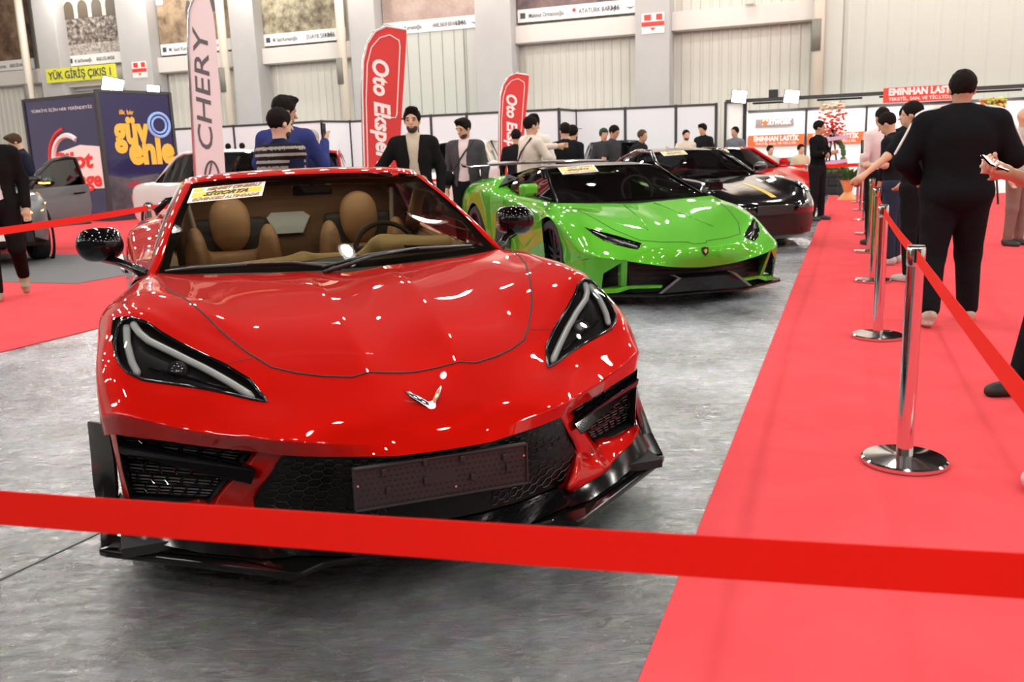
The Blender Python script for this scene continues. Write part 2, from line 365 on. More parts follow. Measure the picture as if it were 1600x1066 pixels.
tag(MB().box((-15.87, 29.9, 0), (-12.2, 30.1, 5.75), HM).build('door_1', M_clad2, bevel=0.02), kind='structure')
pm = MB()
for k in range(1, 8): pm.box((-15.87 + k * 0.46, 29.88, 0.1), (-15.86 + k * 0.46, 29.9, 5.7), HM)
pm.box((-12.75, 29.87, 0.1), (-12.71, 29.9, 5.7), HM); pm.build('door_1_seams', mat('panel_joint', (0.3, 0.29, 0.27), 0.6)).parent = bpy.data.objects['door_1']
M_pipe = mat('cream_pipe', (0.68, 0.6, 0.5), 0.4); M_sleeve = mat('pipe_sleeve', (0.2, 0.19, 0.16), 0.5)
for a in (-32.25, -22.3, -17.18, -0.95):
    r = MB().tube([HM @ Vector((a, 29.15, z)) for z in (0.3, 6, 12)], 0.16, 16).build('drain_pipe', M_pipe, smooth=True)
    tag(r, {-32.25: 'cream drain pipe at the far left end of the back wall', -22.3: 'cream drain pipe behind the white feather flag', -17.18: 'cream drain pipe between two posters, right of the two men', -0.95: 'cream drain pipe on the wall above the lit booth'}[a], 'pipe', 'drain pipes on the back wall')
    s = MB().tube([HM @ Vector((a - 0.06, 29.08, z)) for z in (4.05, 4.95)], 0.15, 14).build('sleeve', M_sleeve, r, smooth=True)
# roof and far walls of the hall (light bounces off them and the cars mirror them)
M_roof = mat('roof_sheet', (0.03, 0.03, 0.03), 0.8); M_truss = mat('truss_steel', (0.07, 0.07, 0.07), 0.6)
tag(MB().box((-40, -14, 11), (24, 40, 11.2), HM).build('ceiling', M_roof), kind='structure')
tag(MB().box((-40.2, -14, 0), (-40, 40, 11.2), HM).build('wall_left', M_clad), kind='structure')
tag(MB().box((24, -14, 0), (24.2, 40, 11.2), HM).build('wall_right', M_clad), kind='structure')
tag(MB().box((-40, -14.2, 0), (24, -14, 11.2), HM).build('wall_front_unseen', mat('dark_unseen_wall', (0.06, 0.055, 0.055), 0.8)), kind='structure')  # unseen behind the camera; darkened so the cars' black parts mirror nothing bright
for b in range(-10, 36, 6):
    t = MB()
    for z in (9.2, 10.6): t.box((-39.9, b - 0.12, z - 0.12), (23.9, b + 0.12, z + 0.12), HM)
    for i in range(32): t.tube([HM @ Vector((-39.5 + i * 2, b, 9.2)), HM @ Vector((-38.5 + i * 2, b, 10.6)), HM @ Vector((-37.5 + i * 2, b, 9.2))], 0.06, 6)
    tag(t.build('ceiling_truss', M_truss), kind='structure')
M_lampcase = mat('lamp_case', (0.25, 0.25, 0.26), 0.4, metal=0.8)
lampme = MB().lathe([(0.02, 0.42), (0.09, 0.42), (0.1, 0.2), (0.24, 0.02), (0.245, 0.0), (0.22, 0.02), (0.02, 0.1)], 20).build('high_bay_lamp', M_lampcase, smooth=True)
for k, p in enumerate(LAMPS):
    o = lampme if k == 0 else lampme.copy()
    if k: COL.objects.link(o)
    o.location = (p[0], p[1], p[2] + 0.01)
    tag(o, 'round high bay lamp hanging under the hall roof', 'ceiling lamp', 'high bay lamps under the roof')

# printed posters between the columns
def poster_mat(name, stops, scale, seed, sky=None):
    m = bpy.data.materials.new(name); m.use_nodes = True; nt = m.node_tree; b = nt.nodes['Principled BSDF']; b.inputs['Roughness'].default_value = 0.6
    tc = nt.nodes.new('ShaderNodeTexCoord'); mp = nt.nodes.new('ShaderNodeMapping'); mp.inputs['Location'].default_value = (seed, seed * 2, 0)
    nt.links.new(tc.outputs['Object'], mp.inputs[0]); n = nt.nodes.new('ShaderNodeTexNoise'); n.inputs['Scale'].default_value = scale; n.inputs['Detail'].default_value = 8; n.inputs['Roughness'].default_value = 0.7
    nt.links.new(mp.outputs[0], n.inputs['Vector']); r = nt.nodes.new('ShaderNodeValToRGB'); e = r.color_ramp.elements
    while len(e) < len(stops): e.new(0.5)
    for i, (p, c) in enumerate(stops): e[i].position = p; e[i].color = (*[v * .68 for v in c], 1)
    nt.links.new(n.outputs['Fac'], r.inputs[0]); nt.links.new(r.outputs[0], b.inputs['Base Color']); return m
M_white = mat('white_print', (0.8, 0.78, 0.76), 0.5); M_ink = mat('ink', (0.06, 0.06, 0.08), 0.6); M_redink = mat('red_ink', (0.75, 0.04, 0.03), 0.5)
FB = 29.86
def wall_frame(a, b, z): return HM @ Matrix.Translation((a, b, z)) @ Matrix.Rotation(PI / 2, 4, 'X')     # local x across, y up, z towards the room
def poster(a0, a1, z0, mt, caption, right, label, extra=None):
    e = empty('wall_poster', HM @ Vector(((a0 + a1) / 2, FB, z0)), -HALL, label, 'poster', 'photo posters hung on the back wall')
    w = (a1 - a0) / 2
    MB().box((-w, 0, 0.42), (w, 0.03, 5.4)).build('print', mt, e)
    MB().box((-w, -0.005, 0), (w, 0.03, 0.42)).build('caption_strip', M_white, e)
    f = lambda x, z: Matrix.Translation((x, -0.012, z)) @ Matrix.Rotation(PI / 2, 4, 'X')
    MB().box((-w + 0.1, -0.012, 0.12), (-w + 0.28, -0.004, 0.3)).build('logo_mark', M_ink, e)
    put_text(caption, f(-w + 0.4, 0.13), M_ink, e, 0.2, 0.01, fit=w * 0.6, align='LEFT')
    put_text(right, f(w * 0.05, 0.13), M_ink, e, 0.2, 0.01, fit=w * 0.62, align='LEFT')
    if extra: extra(e, w, f)
    return e
SAND = [(0.3, (0.12, 0.08, 0.05)), (0.5, (0.48, 0.33, 0.2)), (0.7, (0.7, 0.53, 0.37))]
ROCK = [(0.3, (0.04, 0.035, 0.03)), (0.45, (0.25, 0.2, 0.12)), (0.6, (0.62, 0.55, 0.38)), (0.7, (0.72, 0.65, 0.45))]
PINK = [(0.35, (0.5, 0.33, 0.28)), (0.6, (0.72, 0.55, 0.48))]
BROWN = [(0.35, (0.03, 0.02, 0.02)), (0.5, (0.22, 0.12, 0.07)), (0.65, (0.4, 0.27, 0.17))]
CROWD = [(0.4, (0.04, 0.035, 0.04)), (0.52, (0.3, 0.24, 0.2)), (0.62, (0.68, 0.6, 0.53))]
def arches(e, w, f):
    m = MB(); m.box((-w, -0.012, 1.85), (w, 0, 2.85)); m.build('arcade_print', mat('pale_stone_print', (0.68, 0.61, 0.5), 0.6), e)
    g = MB()
    for i in range(4):
        cx = -w + 0.42 + i * (2 * w - 0.5) / 3.4; ph = [(cx - 0.27, 1.85), (cx + 0.27, 1.85)] + [(cx + 0.27 * math.cos(t), 2.25 + 0.3 * math.sin(t)) for t in [k * PI / 8 for k in range(9)]]
        g.prism([(x, z) for x, z in ph], 0.013, 0.017, Matrix.Rotation(PI / 2, 4, 'X'))
    g.build('arch_print', mat('arch_shadow_print', (0.1, 0.075, 0.05), 0.6), e)
    MB().box((-w, -0.012, 3.0), (w, 0, 5.4)).build('hill_print', poster_mat('green_hill_print', [(0.4, (0.05, 0.09, 0.03)), (0.6, (0.45, 0.4, 0.3))], 1.5, 5), e)
    MB().box((-w, -0.012, 0.42), (w, 0, 0.85)).build('paving_print', poster_mat('paving_print', [(0.45, (0.4, 0.33, 0.3)), (0.55, (0.75, 0.68, 0.62))], 8, 9), e)
def skypart(e, w, f):
    g = MB(); g.prism([(-w, 1.9), (-w + 0.35, 1.9), (-w + 0.8, 5.4), (-w, 5.4)], 0.006, 0.011, Matrix.Rotation(PI / 2, 4, 'X')); g.build('sky_print', mat('pale_sky_print', (0.4, 0.46, 0.6), 0.6), e)
    for i, (x, z, c) in enumerate(((-0.3, 1.5, (0.07, 0.06, 0.06)), (0.3, 1.2, (0.5, 0.06, 0.06)), (0.9, 1.9, (0.08, 0.06, 0.06)))):
        m = MB(); m.prism([(x - 0.12, z - 0.45), (x + 0.1, z - 0.45), (x + 0.16, z + 0.15), (x + 0.05, z + 0.45), (x - 0.06, z + 0.45), (x - 0.16, z + 0.1)], 0.006, 0.012, Matrix.Rotation(PI / 2, 4, 'X')); m.build('figure_print', mat('figure_print_%d' % i, c, 0.6), e)
def pin(e, w, f):
    MB().lathe([(0.0, 0.0), (0.06, 0.0), (0.06, 0.01), (0, 0.01)], 16, (-0.05, -0.012, 0.25), (0, -1, 0)).build('map_pin', M_redink, e)
def eyelogo(e, w, f):
    put_text('1346', f(w * 0.62, 0.13), M_ink, e, 0.22, 0.02, name='lettering')
    MB().prism([(w * 0.82, 0.2), (w * 0.9, 0.13), (w * 0.97, 0.2), (w * 0.9, 0.17)], 0.013, 0.017, Matrix.Rotation(PI / 2, 4, 'X')).build('logo_mark', M_ink, e)
poster(-35.5, -32.6, 5.65, poster_mat('brown_courtyard_print', BROWN, 1.2, 1), 'M. Said Kurnaz', 'BALIKLI GÖL HAVZASI', 'poster of a dim brown courtyard at the far left end of the wall')
poster(-30.75, -27.75, 5.6, poster_mat('crowd_print', CROWD, 5.5, 3), 'M. Said Kurnazoğlu', 'BALIKLI GÖL HAVZASI', 'poster of a crowd before stone arches, above the yellow sign', arches)
poster(-25.85, -22.15, 5.7, poster_mat('masonry_print', SAND, 1.6, 7), 'M. Said Kurnaz', 'GÜMRÜK HAN', 'poster of a rounded masonry tower and climbers, behind the white flag', skypart)
poster(-20.95, -17.4, 5.7, poster_mat('rock_print', ROCK, 1.8, 11), 'M. Said Kurnazoğlu', 'ŞUAYB ŞEHRİ', 'poster of pale rubble and dark caves, above the two men', eyelogo)
poster(-15.85, -12.1, 5.7, poster_mat('desert_print', PINK, 0.9, 17), 'M. Said Kurnazoğlu', 'HANEL BARUR KERVANSARAYI', 'poster of pinkish desert ground, above the big red flag', eyelogo)
poster(-10.7, -6.6, 5.72, poster_mat('dam_print', [(0.35, (0.06, 0.06, 0.1)), (0.6, (0.35, 0.22, 0.2))], 1.0, 23), 'Mahmut Ormancıoğlu', 'ATATÜRK BARAJI', 'poster whose caption strip carries a red map pin, right of the big red flag', lambda e, w, f: (pin(e, w, f), eyelogo(e, w, f)))
# yellow gate sign
e = empty('gate_sign', HM @ Vector((-29.35, 29.05, 4.9)), -HALL, 'yellow sign with black capitals over the roller shutter on the left', 'sign')
MB().box((-1.82, 0, 0), (1.82, 0.08, 0.55)).build('panel', mat('yellow_panel', (0.75, 0.72, 0.05), 0.5), e, bevel=0.01)
put_text('YÜK GİRİŞ ÇIKIŞ 1', Matrix.Translation((0, -0.01, 0.13)) @ Matrix.Rotation(PI / 2, 4, 'X'), M_ink, e, 0.42, 0.02, fit=3.3)
sh = MB()
for k in range(24): sh.box((-30.9, 29.95, 4.75 - k * 0.2 - 0.17), (-27.6, 30.05, 4.75 - k * 0.2), HM)
tag(sh.build('door_2', mat('shutter_slats', (0.5, 0.48, 0.45), 0.4), bevel=0.03), kind='structure')
tag(MB().box((-31.0, 29.6, 4.74), (-27.5, 30.0, 4.92), HM).build('door_2_box', M_beam), kind='structure')
# small red exit notices on the columns
for a, z, lab in ((-26.5, 4.95, 'small red and white notice on the column beside the yellow sign'), (-5.95, 5.05, 'small red and white notice on the column above the black coupe')):
    e = empty('exit_notice', HM @ Vector((a, 29.27, z)), -HALL, lab, 'notice', 'red notices on the columns')
    MB().box((-0.36, 0, -0.1), (0.36, 0.025, 0.52)).build('panel', M_white, e)
    MB().box((-0.36, -0.004, 0.12), (0.36, 0, 0.26)).build('red_band', M_redink, e)
    MB().box((-0.28, -0.004, 0.3), (-0.06, 0, 0.48)).build('pictogram', M_redink, e); MB().box((0.1, -0.004, 0.3), (0.3, 0, 0.48)).build('pictogram', M_redink, e)
    MB().prism([(0, -0.02), (0.09, 0.08), (-0.09, 0.08)], 0.001, 0.004, Matrix.Rotation(PI / 2, 4, 'X')).build('arrow', M_redink, e)
tag(MB().box((-3.15, 29.5, 5.6), (-2.85, 29.62, 5.85), HM).build('wall_speaker', M_clad2, bevel=0.02), 'small pale box speaker on the wall beam above the lit booth', 'speaker')

# white partition walls with black posts
M_part = mat('white_partition', (0.74, 0.745, 0.78), 0.4); M_post = mat('black_post', (0.03, 0.03, 0.035), 0.4)
def partition(a0, b0, a1, b1, posts, name='partition_wall'):
    o = tag(MB().slab(HM @ Vector((a0, b0, 0)), HM @ Vector((a1, b1, 0)), 0.03, 0.02, 2.46).build(name, M_part), kind='structure')
    m = MB().slab(HM @ Vector((a0, b0, 0)), HM @ Vector((a1, b1, 0)), 0.07, 2.46, 2.52); m.build('top_rail', M_post, o)
    for t in posts:
        p = HM @ Vector((a0 + (a1 - a0) * t, b0 + (b1 - b0) * t, 0)); MB().lathe([(0.001, 0), (0.045, 0), (0.045, 2.53), (0.001, 2.53)], 8, p).build('post', M_post, o)
partition(-24.0, 23.5, -14.72, 23.5, (0, 0.165, 0.33, 0.5, 0.66, 0.835, 1))
partition(-14.72, 23.5, -14.35, 24.5, (1,)); partition(-14.35, 24.5, -11.6, 24.5, (1,)); partition(-11.6, 23.6, -11.6, 24.5, ())
partition(-11.6, 23.6, -7.45, 23.9, (0, 0.1, 0.36, 0.75, 1)); partition(-7.45, 23.9, -7.3, 25.0, ()); partition(-7.3, 25.0, -3.45, 25.6, (0, 0.36, 0.72, 1))
# ================================================================== materials for the cars
def paint(name, col, dark, flake=True):
    m = mat(name, col, 0.42, metal=0.4, coat=1.0, spec=0.0, croug=0.012); nt = m.node_tree; b = nt.nodes['Principled BSDF']; b.inputs['Coat Tint'].default_value = (*[.55 + .45 * v / max(col) for v in col], 1)
    n = nt.nodes.new('ShaderNodeTexNoise'); n.inputs['Scale'].default_value = 900; tc = nt.nodes.new('ShaderNodeTexCoord'); nt.links.new(tc.outputs['Object'], n.inputs[0])
    bp = nt.nodes.new('ShaderNodeBump'); bp.inputs['Strength'].default_value = 0.06; bp.inputs['Distance'].default_value = 0.001; nt.links.new(n.outputs['Fac'], bp.inputs['Height']); nt.links.new(bp.outputs[0], b.inputs['Normal'])
    return m
M_red = paint('red_metallic_paint', (0.45, 0.008, 0.003), (0.2, 0, 0))
M_gloss = mat('gloss_black', (0.004, 0.004, 0.005), 0.05, coat=0.0, spec=0.45); M_split = mat('splitter_black', (0.004, 0.004, 0.004), 0.16, spec=0.35); M_satin = mat('satin_black', (0.012, 0.012, 0.013), 0.35)
M_matblack = mat('matt_black', (0.008, 0.008, 0.009), 0.8); M_rubber = mat('tyre_rubber', (0.015, 0.015, 0.016), 0.75, bump=(60, 0.2, 0.002))
M_rim = mat('dark_rim', (0.04, 0.04, 0.045), 0.25, metal=0.9); M_chrome = mat('chrome', (0.82, 0.82, 0.84), 0.08, metal=1.0)
M_lens = glass('lens_glass', (0.86, 0.86, 0.87)); M_screen = glass('windscreen_glass', (0.76, 0.71, 0.55)); M_tint = glass('tinted_glass', (0.10, 0.10, 0.11))
M_led = mat('led_light_guide', (0.86, 0.86, 0.84), 0.25, coat=0.5); M_tan = mat('tan_leather', (0.38, 0.21, 0.10), 0.5, bump=(90, 0.15, 0.002)); M_tan2 = mat('pale_tan_leather', (0.62, 0.46, 0.27), 0.5)
M_amber = mat('amber_lens', (0.9, 0.3, 0.03), 0.2, coat=0.5); M_silver = mat('silver_trim', (0.6, 0.6, 0.62), 0.25, metal=0.9)
def lerp(a, b, t): return tuple(a[i] + (b[i] - a[i]) * t for i in range(len(a)))
def bilerp_fn(rows):
    """smooth parametric patch through rows (v) of points (u): Catmull-Rom in both directions"""
    A = np.array(rows, float)
    def cr(P, t):
        n = len(P) - 1; x = min(max(t, 0), 1) * n; i = min(int(x), n - 1); f = x - i
        p1, p2 = P[i], P[i + 1]; p0 = P[i - 1] if i > 0 else 2 * p1 - p2; p3 = P[i + 2] if i + 2 <= n else 2 * p2 - p1
        return 0.5 * (2 * p1 + (p2 - p0) * f + (2 * p0 - 5 * p1 + 4 * p2 - p3) * f * f + (3 * p1 - p0 - 3 * p2 + p3) * f ** 3)
    return lambda u, v: cr(np.array([cr(r, u) for r in A]), v)
def patch(G, u0, u1, v0, v1, nu, nv, off=0.0):
    rows = []
    for j in range(nv + 1):
        r = []
        for i in range(nu + 1):
            u = u0 + (u1 - u0) * i / nu; v = v0 + (v1 - v0) * j / nv; p = G(u, v)
            if off:
                e = 1e-3; uu = min(max(u, e), 1 - e); vv = min(max(v, e), 1 - e); n = np.cross(G(uu + e, vv) - G(uu - e, vv), G(uu, vv + e) - G(uu, vv - e)); p = p + n / (np.linalg.norm(n) + 1e-12) * off
            r.append(tuple(p))
        rows.append(r)
    return rows
def ring_mb(G, mu, mv0, mv1, off, n=24):
    m = MB()
    for u0, u1, v0, v1 in ((0, 1, 0, mv0), (0, 1, 1 - mv1, 1), (0, mu, mv0, 1 - mv1), (1 - mu, 1, mv0, 1 - mv1)): m.grid(patch(G, u0, u1, v0, v1, n if u1 - u0 > 0.5 else 3, n if v1 - v0 > 0.5 else 3, off))
    return m
def wheel(parent, x, y, r, w, side, rim, caliper=None, spokes=5, steer=0.0):
    e = bpy.data.objects.new('wheel', None); COL.objects.link(e); e.parent = parent; e.location = (x, y, r); e.rotation_euler = (0, 0, steer); e.empty_display_size = 0.1
    M = Matrix.Rotation(PI / 2 * side, 4, 'Y')        # local z = outward
    hw = w / 2; rr = r * 0.77
    m = MB(); m.lathe([(rr, -hw), (r * 0.93, -hw), (r * 0.985, -hw * 0.8), (r, -hw * 0.5), (r, hw * 0.5), (r * 0.985, hw * 0.8), (r * 0.93, hw), (rr, hw * 0.96), (rr * 0.98, 0)], 40)
    m.v = [tuple(M @ Vector(v)) for v in m.v]; m.build('tyre', M_rubber, e, auto=0.6)
    m = MB(); m.lathe([(rr * 0.93, -hw * 0.6), (rr * 0.93, hw * 0.7), (rr * 1.02, hw * 0.92), (rr * 1.02, hw * 0.98), (rr * 0.97, hw * 0.98), (rr * 0.9, hw * 0.6), (rr * 0.9, -hw * 0.6)], 40)
    m.lathe([(0, hw * 0.62), (r * 0.12, hw * 0.62), (r * 0.16, hw * 0.45), (r * 0.16, hw * 0.2)], 20)
    for k in range(spokes):
        a = 2 * PI * k / spokes
        for s in (-1, 1):
            p0 = Vector((r * 0.1 * math.cos(a + s * 0.5), r * 0.1 * math.sin(a + s * 0.5), hw * 0.5)); p1 = Vector((rr * 0.95 * math.cos(a + s * 0.2), rr * 0.95 * math.sin(a + s * 0.2), hw * 0.78)); pm = (p0 + p1) / 2 + Vector((0, 0, 0.004))
            m.tube([p0, pm, p1], [r * 0.05, r * 0.035, r * 0.035], 6)
    m.v = [tuple(M @ Vector(v)) for v in m.v]; m.build('rim', rim, e, auto=0.6)
    m = MB(); m.lathe([(0.02, 0), (rr * 0.78, 0), (rr * 0.78, 0.012), (0.02, 0.012)], 32); m.v = [tuple(M @ Vector(v)) for v in m.v]; m.build('brake_disc', M_silver, e, auto=0.6)
    if caliper:
        m = MB(); m.box((rr * 0.45, -0.1, -0.02), (rr * 0.82, 0.1, 0.045)); m.v = [tuple(M @ Vector(v)) for v in m.v]; m.build('brake_caliper', caliper, e, bevel=0.01)
    return e
def sticker(parent, o, x, y, w, h, name='sticker'):
    """white and yellow paper sticker: origin at its lower left, x along, y up"""
    F = frame(o, x, y); e = MB().add([F @ Vector(p) for p in ((0, 0, 0), (w, 0, 0), (w, h, 0), (0, h, 0))], [(0, 1, 2, 3)]).build(name, mat('sticker_paper', (0.85, 0.83, 0.8), 0.5), parent)
    MB().add([F @ Vector(p) for p in ((w * .03, h * .33, .001), (w * .97, h * .33, .001), (w * .97, h * .66, .001), (w * .03, h * .66, .001))], [(0, 1, 2, 3)]).build('yellow_band', mat('sticker_yellow', (0.9, 0.62, 0.03), 0.5), e)
    MB().add([F @ Vector(p) for p in ((w * .03, h * .72, .001), (w * .16, h * .72, .001), (w * .16, h * .95, .001), (w * .03, h * .95, .001))], [(0, 1, 2, 3)]).build('yellow_logo', mat('sticker_yellow'), e)
    br = mat('sticker_brown', (0.45, 0.22, 0.06), 0.6)
    put_text('MEHMET ÇENBERLİ', F @ Matrix.Translation((w * .57, h * .74, .0015)), br, e, h * .24, 0.02, 0.35, fit=w * .74)
    put_text('SİGORTA', F @ Matrix.Translation((w * .48, h * .38, .002)), mat('ink'), e, h * .32, 0.03, 0.5, fit=w * .6)
    put_text('GÜVENCESİ ALTINDADIR', F @ Matrix.Translation((w * .5, h * .08, .0015)), br, e, h * .24, 0.02, 0.35, fit=w * .9)
    return e
def side_pair(build):
    for s in (-1, 1): build(s)
def sx(pts, s): return [(p[0] * s, p[1], p[2]) for p in pts]

# ================================================================== the red sports car
def red_car():
    car = empty('sports_car', (-0.2154, 2.4503, 0), 0.35, 'glossy red low sports car nearest the camera, tan cabin, black splitter', 'car')
    R = [
     [(0,-0.05,0.432),(0.14,-0.035,0.43),(0.28,0.02,0.432),(0.42,0.09,0.435),(0.52,0.175,0.437),(0.64,0.27,0.44),(0.75,0.345,0.452),(0.84,0.415,0.456),(0.889,0.47,0.455),(0.93,0.56,0.43),(0.936,0.655,0.4)],
     [(0,-0.03,0.452),(0.14,-0.015,0.456),(0.28,0.028,0.468),(0.42,0.073,0.482),(0.52,0.143,0.487),(0.64,0.246,0.488),(0.75,0.333,0.505),(0.84,0.396,0.525),(0.893,0.454,0.522),(0.934,0.548,0.49),(0.94,0.653,0.445)],
     [(0,0.035,0.502),(0.14,0.045,0.508),(0.28,0.085,0.512),(0.42,0.162,0.52),(0.52,0.217,0.525),(0.64,0.309,0.532),(0.75,0.384,0.548),(0.84,0.452,0.565),(0.89,0.512,0.575),(0.935,0.59,0.56),(0.942,0.69,0.51)],
     [(0,0.15,0.553),(0.14,0.155,0.558),(0.28,0.18,0.555),(0.42,0.265,0.558),(0.5,0.312,0.564),(0.62,0.375,0.584),(0.73,0.454,0.599),(0.82,0.528,0.625),(0.88,0.6,0.652),(0.935,0.69,0.64),(0.946,0.76,0.585)],
     [(0,0.26,0.59),(0.146,0.265,0.608),(0.28,0.3,0.604),(0.4,0.36,0.61),(0.47,0.41,0.622),(0.58,0.5,0.652),(0.69,0.63,0.7),(0.79,0.74,0.752),(0.862,0.81,0.756),(0.93,0.86,0.705),(0.946,0.87,0.64)],
     [(0,0.45,0.652),(0.15,0.45,0.673),(0.29,0.47,0.663),(0.41,0.52,0.664),(0.49,0.56,0.675),(0.59,0.64,0.705),(0.7,0.76,0.752),(0.79,0.87,0.786),(0.865,0.93,0.78),(0.932,0.96,0.735),(0.948,0.98,0.685)],
     [(0,0.68,0.705),(0.16,0.68,0.727),(0.3,0.68,0.715),(0.42,0.7,0.713),(0.5,0.73,0.73),(0.6,0.82,0.764),(0.7,0.93,0.79),(0.79,1.02,0.806),(0.868,1.06,0.79),(0.933,1.08,0.745),(0.949,1.09,0.695)],
     [(0,0.98,0.748),(0.17,0.97,0.77),(0.31,0.96,0.757),(0.43,0.96,0.755),(0.52,0.98,0.765),(0.61,1.04,0.785),(0.7,1.12,0.8),(0.79,1.18,0.815),(0.868,1.21,0.79),(0.931,1.22,0.735),(0.948,1.21,0.66)],
     [(0,1.22,0.772),(0.17,1.22,0.788),(0.32,1.22,0.784),(0.44,1.23,0.782),(0.53,1.25,0.788),(0.62,1.29,0.8),(0.71,1.34,0.812),(0.79,1.38,0.822),(0.86,1.4,0.785),(0.923,1.38,0.7),(0.944,1.33,0.56)],
     [(0,1.4,0.785),(0.18,1.41,0.799),(0.33,1.43,0.8),(0.45,1.45,0.803),(0.55,1.48,0.805),(0.64,1.52,0.81),(0.72,1.56,0.815),(0.79,1.6,0.812),(0.855,1.6,0.765),(0.913,1.54,0.64),(0.94,1.42,0.36)]]
    nc = 21
    me = surf(mirrored_grid(R), 3, crow=(1,), ccol=(9, 11), interp=6, cr=1.0)
    D = (0, -0.6, 1)
    hood = [(0,.262,.592),(.146,.264,.604),(.199,.255,.608),(.28,.296,.604),(.35,.345,.607),(.42,.405,.622),(.48,.505,.655),(.55,.65,.70),(.62,.84,.765),(.70,1.09,.80),(.74,1.27,.81),(.755,1.40,.815),(.75,1.75,.82)]
    poly = hood + [(-x, y, z) for x, y, z in hood[:0:-1]]
    hl = [(.885,.76,.771),(.890,.70,.731),(.882,.64,.689),(.864,.58,.655),(.838,.53,.634),(.798,.49,.618),(.727,.455,.598),(.587,.36,.579),(.452,.265,.557),(.491,.37,.605),(.558,.46,.644),(.656,.58,.680),(.733,.67,.722),(.776,.73,.748),(.822,.77,.767),(.863,.775,.772)]
    hin, rest = cut_region(me, poly, D)
    h1, rest = cut_region(rest, hl, (0.02, 0.981, -0.194)); h2, rest = cut_region(rest, sx(hl, -1)[::-1], (-0.02, 0.981, -0.194))
    link('front_bumper', rest, M_red, car, True); link('hood', hin, M_red, car, True)
    # shut line of the hood
    def drop(me2, pts, name, r, material, lift=0.0, closed=False):
        bm = bmesh.new(); bm.from_mesh(me2); from mathutils.bvhtree import BVHTree; t = BVHTree.FromBMesh(bm); out = []
        P = list(pts) + ([pts[0]] if closed else [])
        for a, b in zip(P[:-1], P[1:]):
            for k in range(6):
                q = Vector(lerp(a, b, k / 6)); h = t.find_nearest(q)
                if h[0] is not None: out.append(h[0] + h[1] * lift)
        h = t.find_nearest(Vector(P[-1])); out.append(h[0] + h[1] * lift); bm.free()
        return MB().tube(out, r, 6).build(name, material, car, smooth=True)
    full = [(-x, y, z) for x, y, z in hood[:0:-1]][1:] + hood[:-1]
    drop(me, full, 'hood_gap', 0.0036, M_matblack, -0.0005)
    for s in (-1, 1): drop(me, sx([(.47, .47, .65), (.56, .46, .645), (.60, .52, .66)], s), 'bumper_gap', 0.0016, M_matblack, -0.0003)
    # headlights
    for s, hm in ((1, h1), (-1, h2)):
        lens = link('headlight', hm, M_lens, car, True)
        if s == 1: tag(lens)
        deep = offset_mesh(hm, -0.035); link('lamp_housing', deep, M_satin, lens, True)
        # walls between lens and housing
        bm = bmesh.new(); bm.from_mesh(hm); wm = MB(); ns = {v.index: v.normal.copy() for v in bm.verts}
        for e in bm.edges:
            if len(e.link_faces) == 1:
                a, b = e.verts; wm.add([a.co, b.co, b.co - b.normal * .036, a.co - a.normal * .036], [(0, 1, 2, 3)])
        bm.free(); wm.build('lamp_wall', M_gloss, lens)
        drop(me, sx(hl, s), 'lamp_rim', 0.0055, M_gloss, 0.0, True).parent = lens
        strip = sx([(.822,.755,.750),(.800,.705,.715),(.775,.665,.697),(.70,.585,.667),(.62,.485,.635),(.55,.39,.607),(.489,.312,.572)], s)
        bm = bmesh.new(); bm.from_mesh(hm); from mathutils.bvhtree import BVHTree; t = BVHTree.FromBMesh(bm)
        def onl(p, d): h = t.find_nearest(Vector(p)); return h[0] - h[1] * d
        def ribbon(pts, w, d, name, material):
            P = [onl(q, d) for a, b in zip(pts[:-1], pts[1:]) for q in [lerp(a, b, k / 5) for k in range(5)]] + [onl(pts[-1], d)]
            MB().tube(P, [w] * (len(P) - 1) + [w * 0.5], 8).build(name, material, lens, smooth=True)
        ribbon(strip, 0.0125, 0.012, 'light_guide', M_led)
        ribbon(sx([(.852,.755,.755),(.842,.67,.70),(.828,.585,.655),(.812,.53,.632)], s), 0.012, 0.014, 'side_light_guide', M_led)
        c = onl((.70 * s, .52, .63), 0.03)
        MB().lathe([(0, .016), (.02, .014), (.034, .006), (.038, -.004), (.038, -.02)], 24, c, (0.1 * s, -1, 0.35)).build('projector', mat('projector_glass', (0.03, 0.03, 0.035), 0.05, coat=1.0), lens, smooth=True)
        MB().tube([onl(q, 0.02) for q in sx([(.78,.56,.64),(.70,.50,.62),(.62,.43,.60),(.56,.38,.59)], s)], 0.006, 6).build('lower_shelf', M_gloss, lens, smooth=True)
        bm.free()
        if s == -1: lens.name = 'headlight'
    # nose badge: two swept wings
    def badge():
        n = Vector((0, -.62, .78)); o = Vector((0, .098, .532)); F = frame(o, (1, 0, 0), (0, .78, .62)); e = MB().prism([(0, -.034), (.012, -.02), (.016, .0), (.034, .022), (.046, .045), (.05, .06), (.026, .036), (.006, .004), (-.006, .002), (-.03, .028), (-.066, .052), (-.056, .03), (-.03, .0), (-.012, -.022)], 0, .007, F).build('nose_badge', mat('badge_dark_metal', (0.10, 0.10, 0.105), .2, metal=.9), car, bevel=0.001)
        MB().prism([(-.008, -.012), (-.008, -.002), (-.03, .022), (-.058, .044), (-.05, .03), (-.026, .004)], .0072, .0085, F).build('badge_flag', M_matblack, e)
        MB().prism([(.010, -.008), (.018, .002), (.034, .026), (.040, .046), (.024, .030), (.008, .006)], .0072, .0085, F).build('badge_red_wing', mat('badge_red', (0.5, 0.08, 0.04), 0.3, coat=1), e)
        MB().prism([(.016, .008), (.026, .016), (.03, .026), (.02, .02)], .0086, .0098, F).build('badge_gold_mark', mat('gold', (0.8, 0.5, 0.12), 0.25, metal=1), e)
        k = MB()
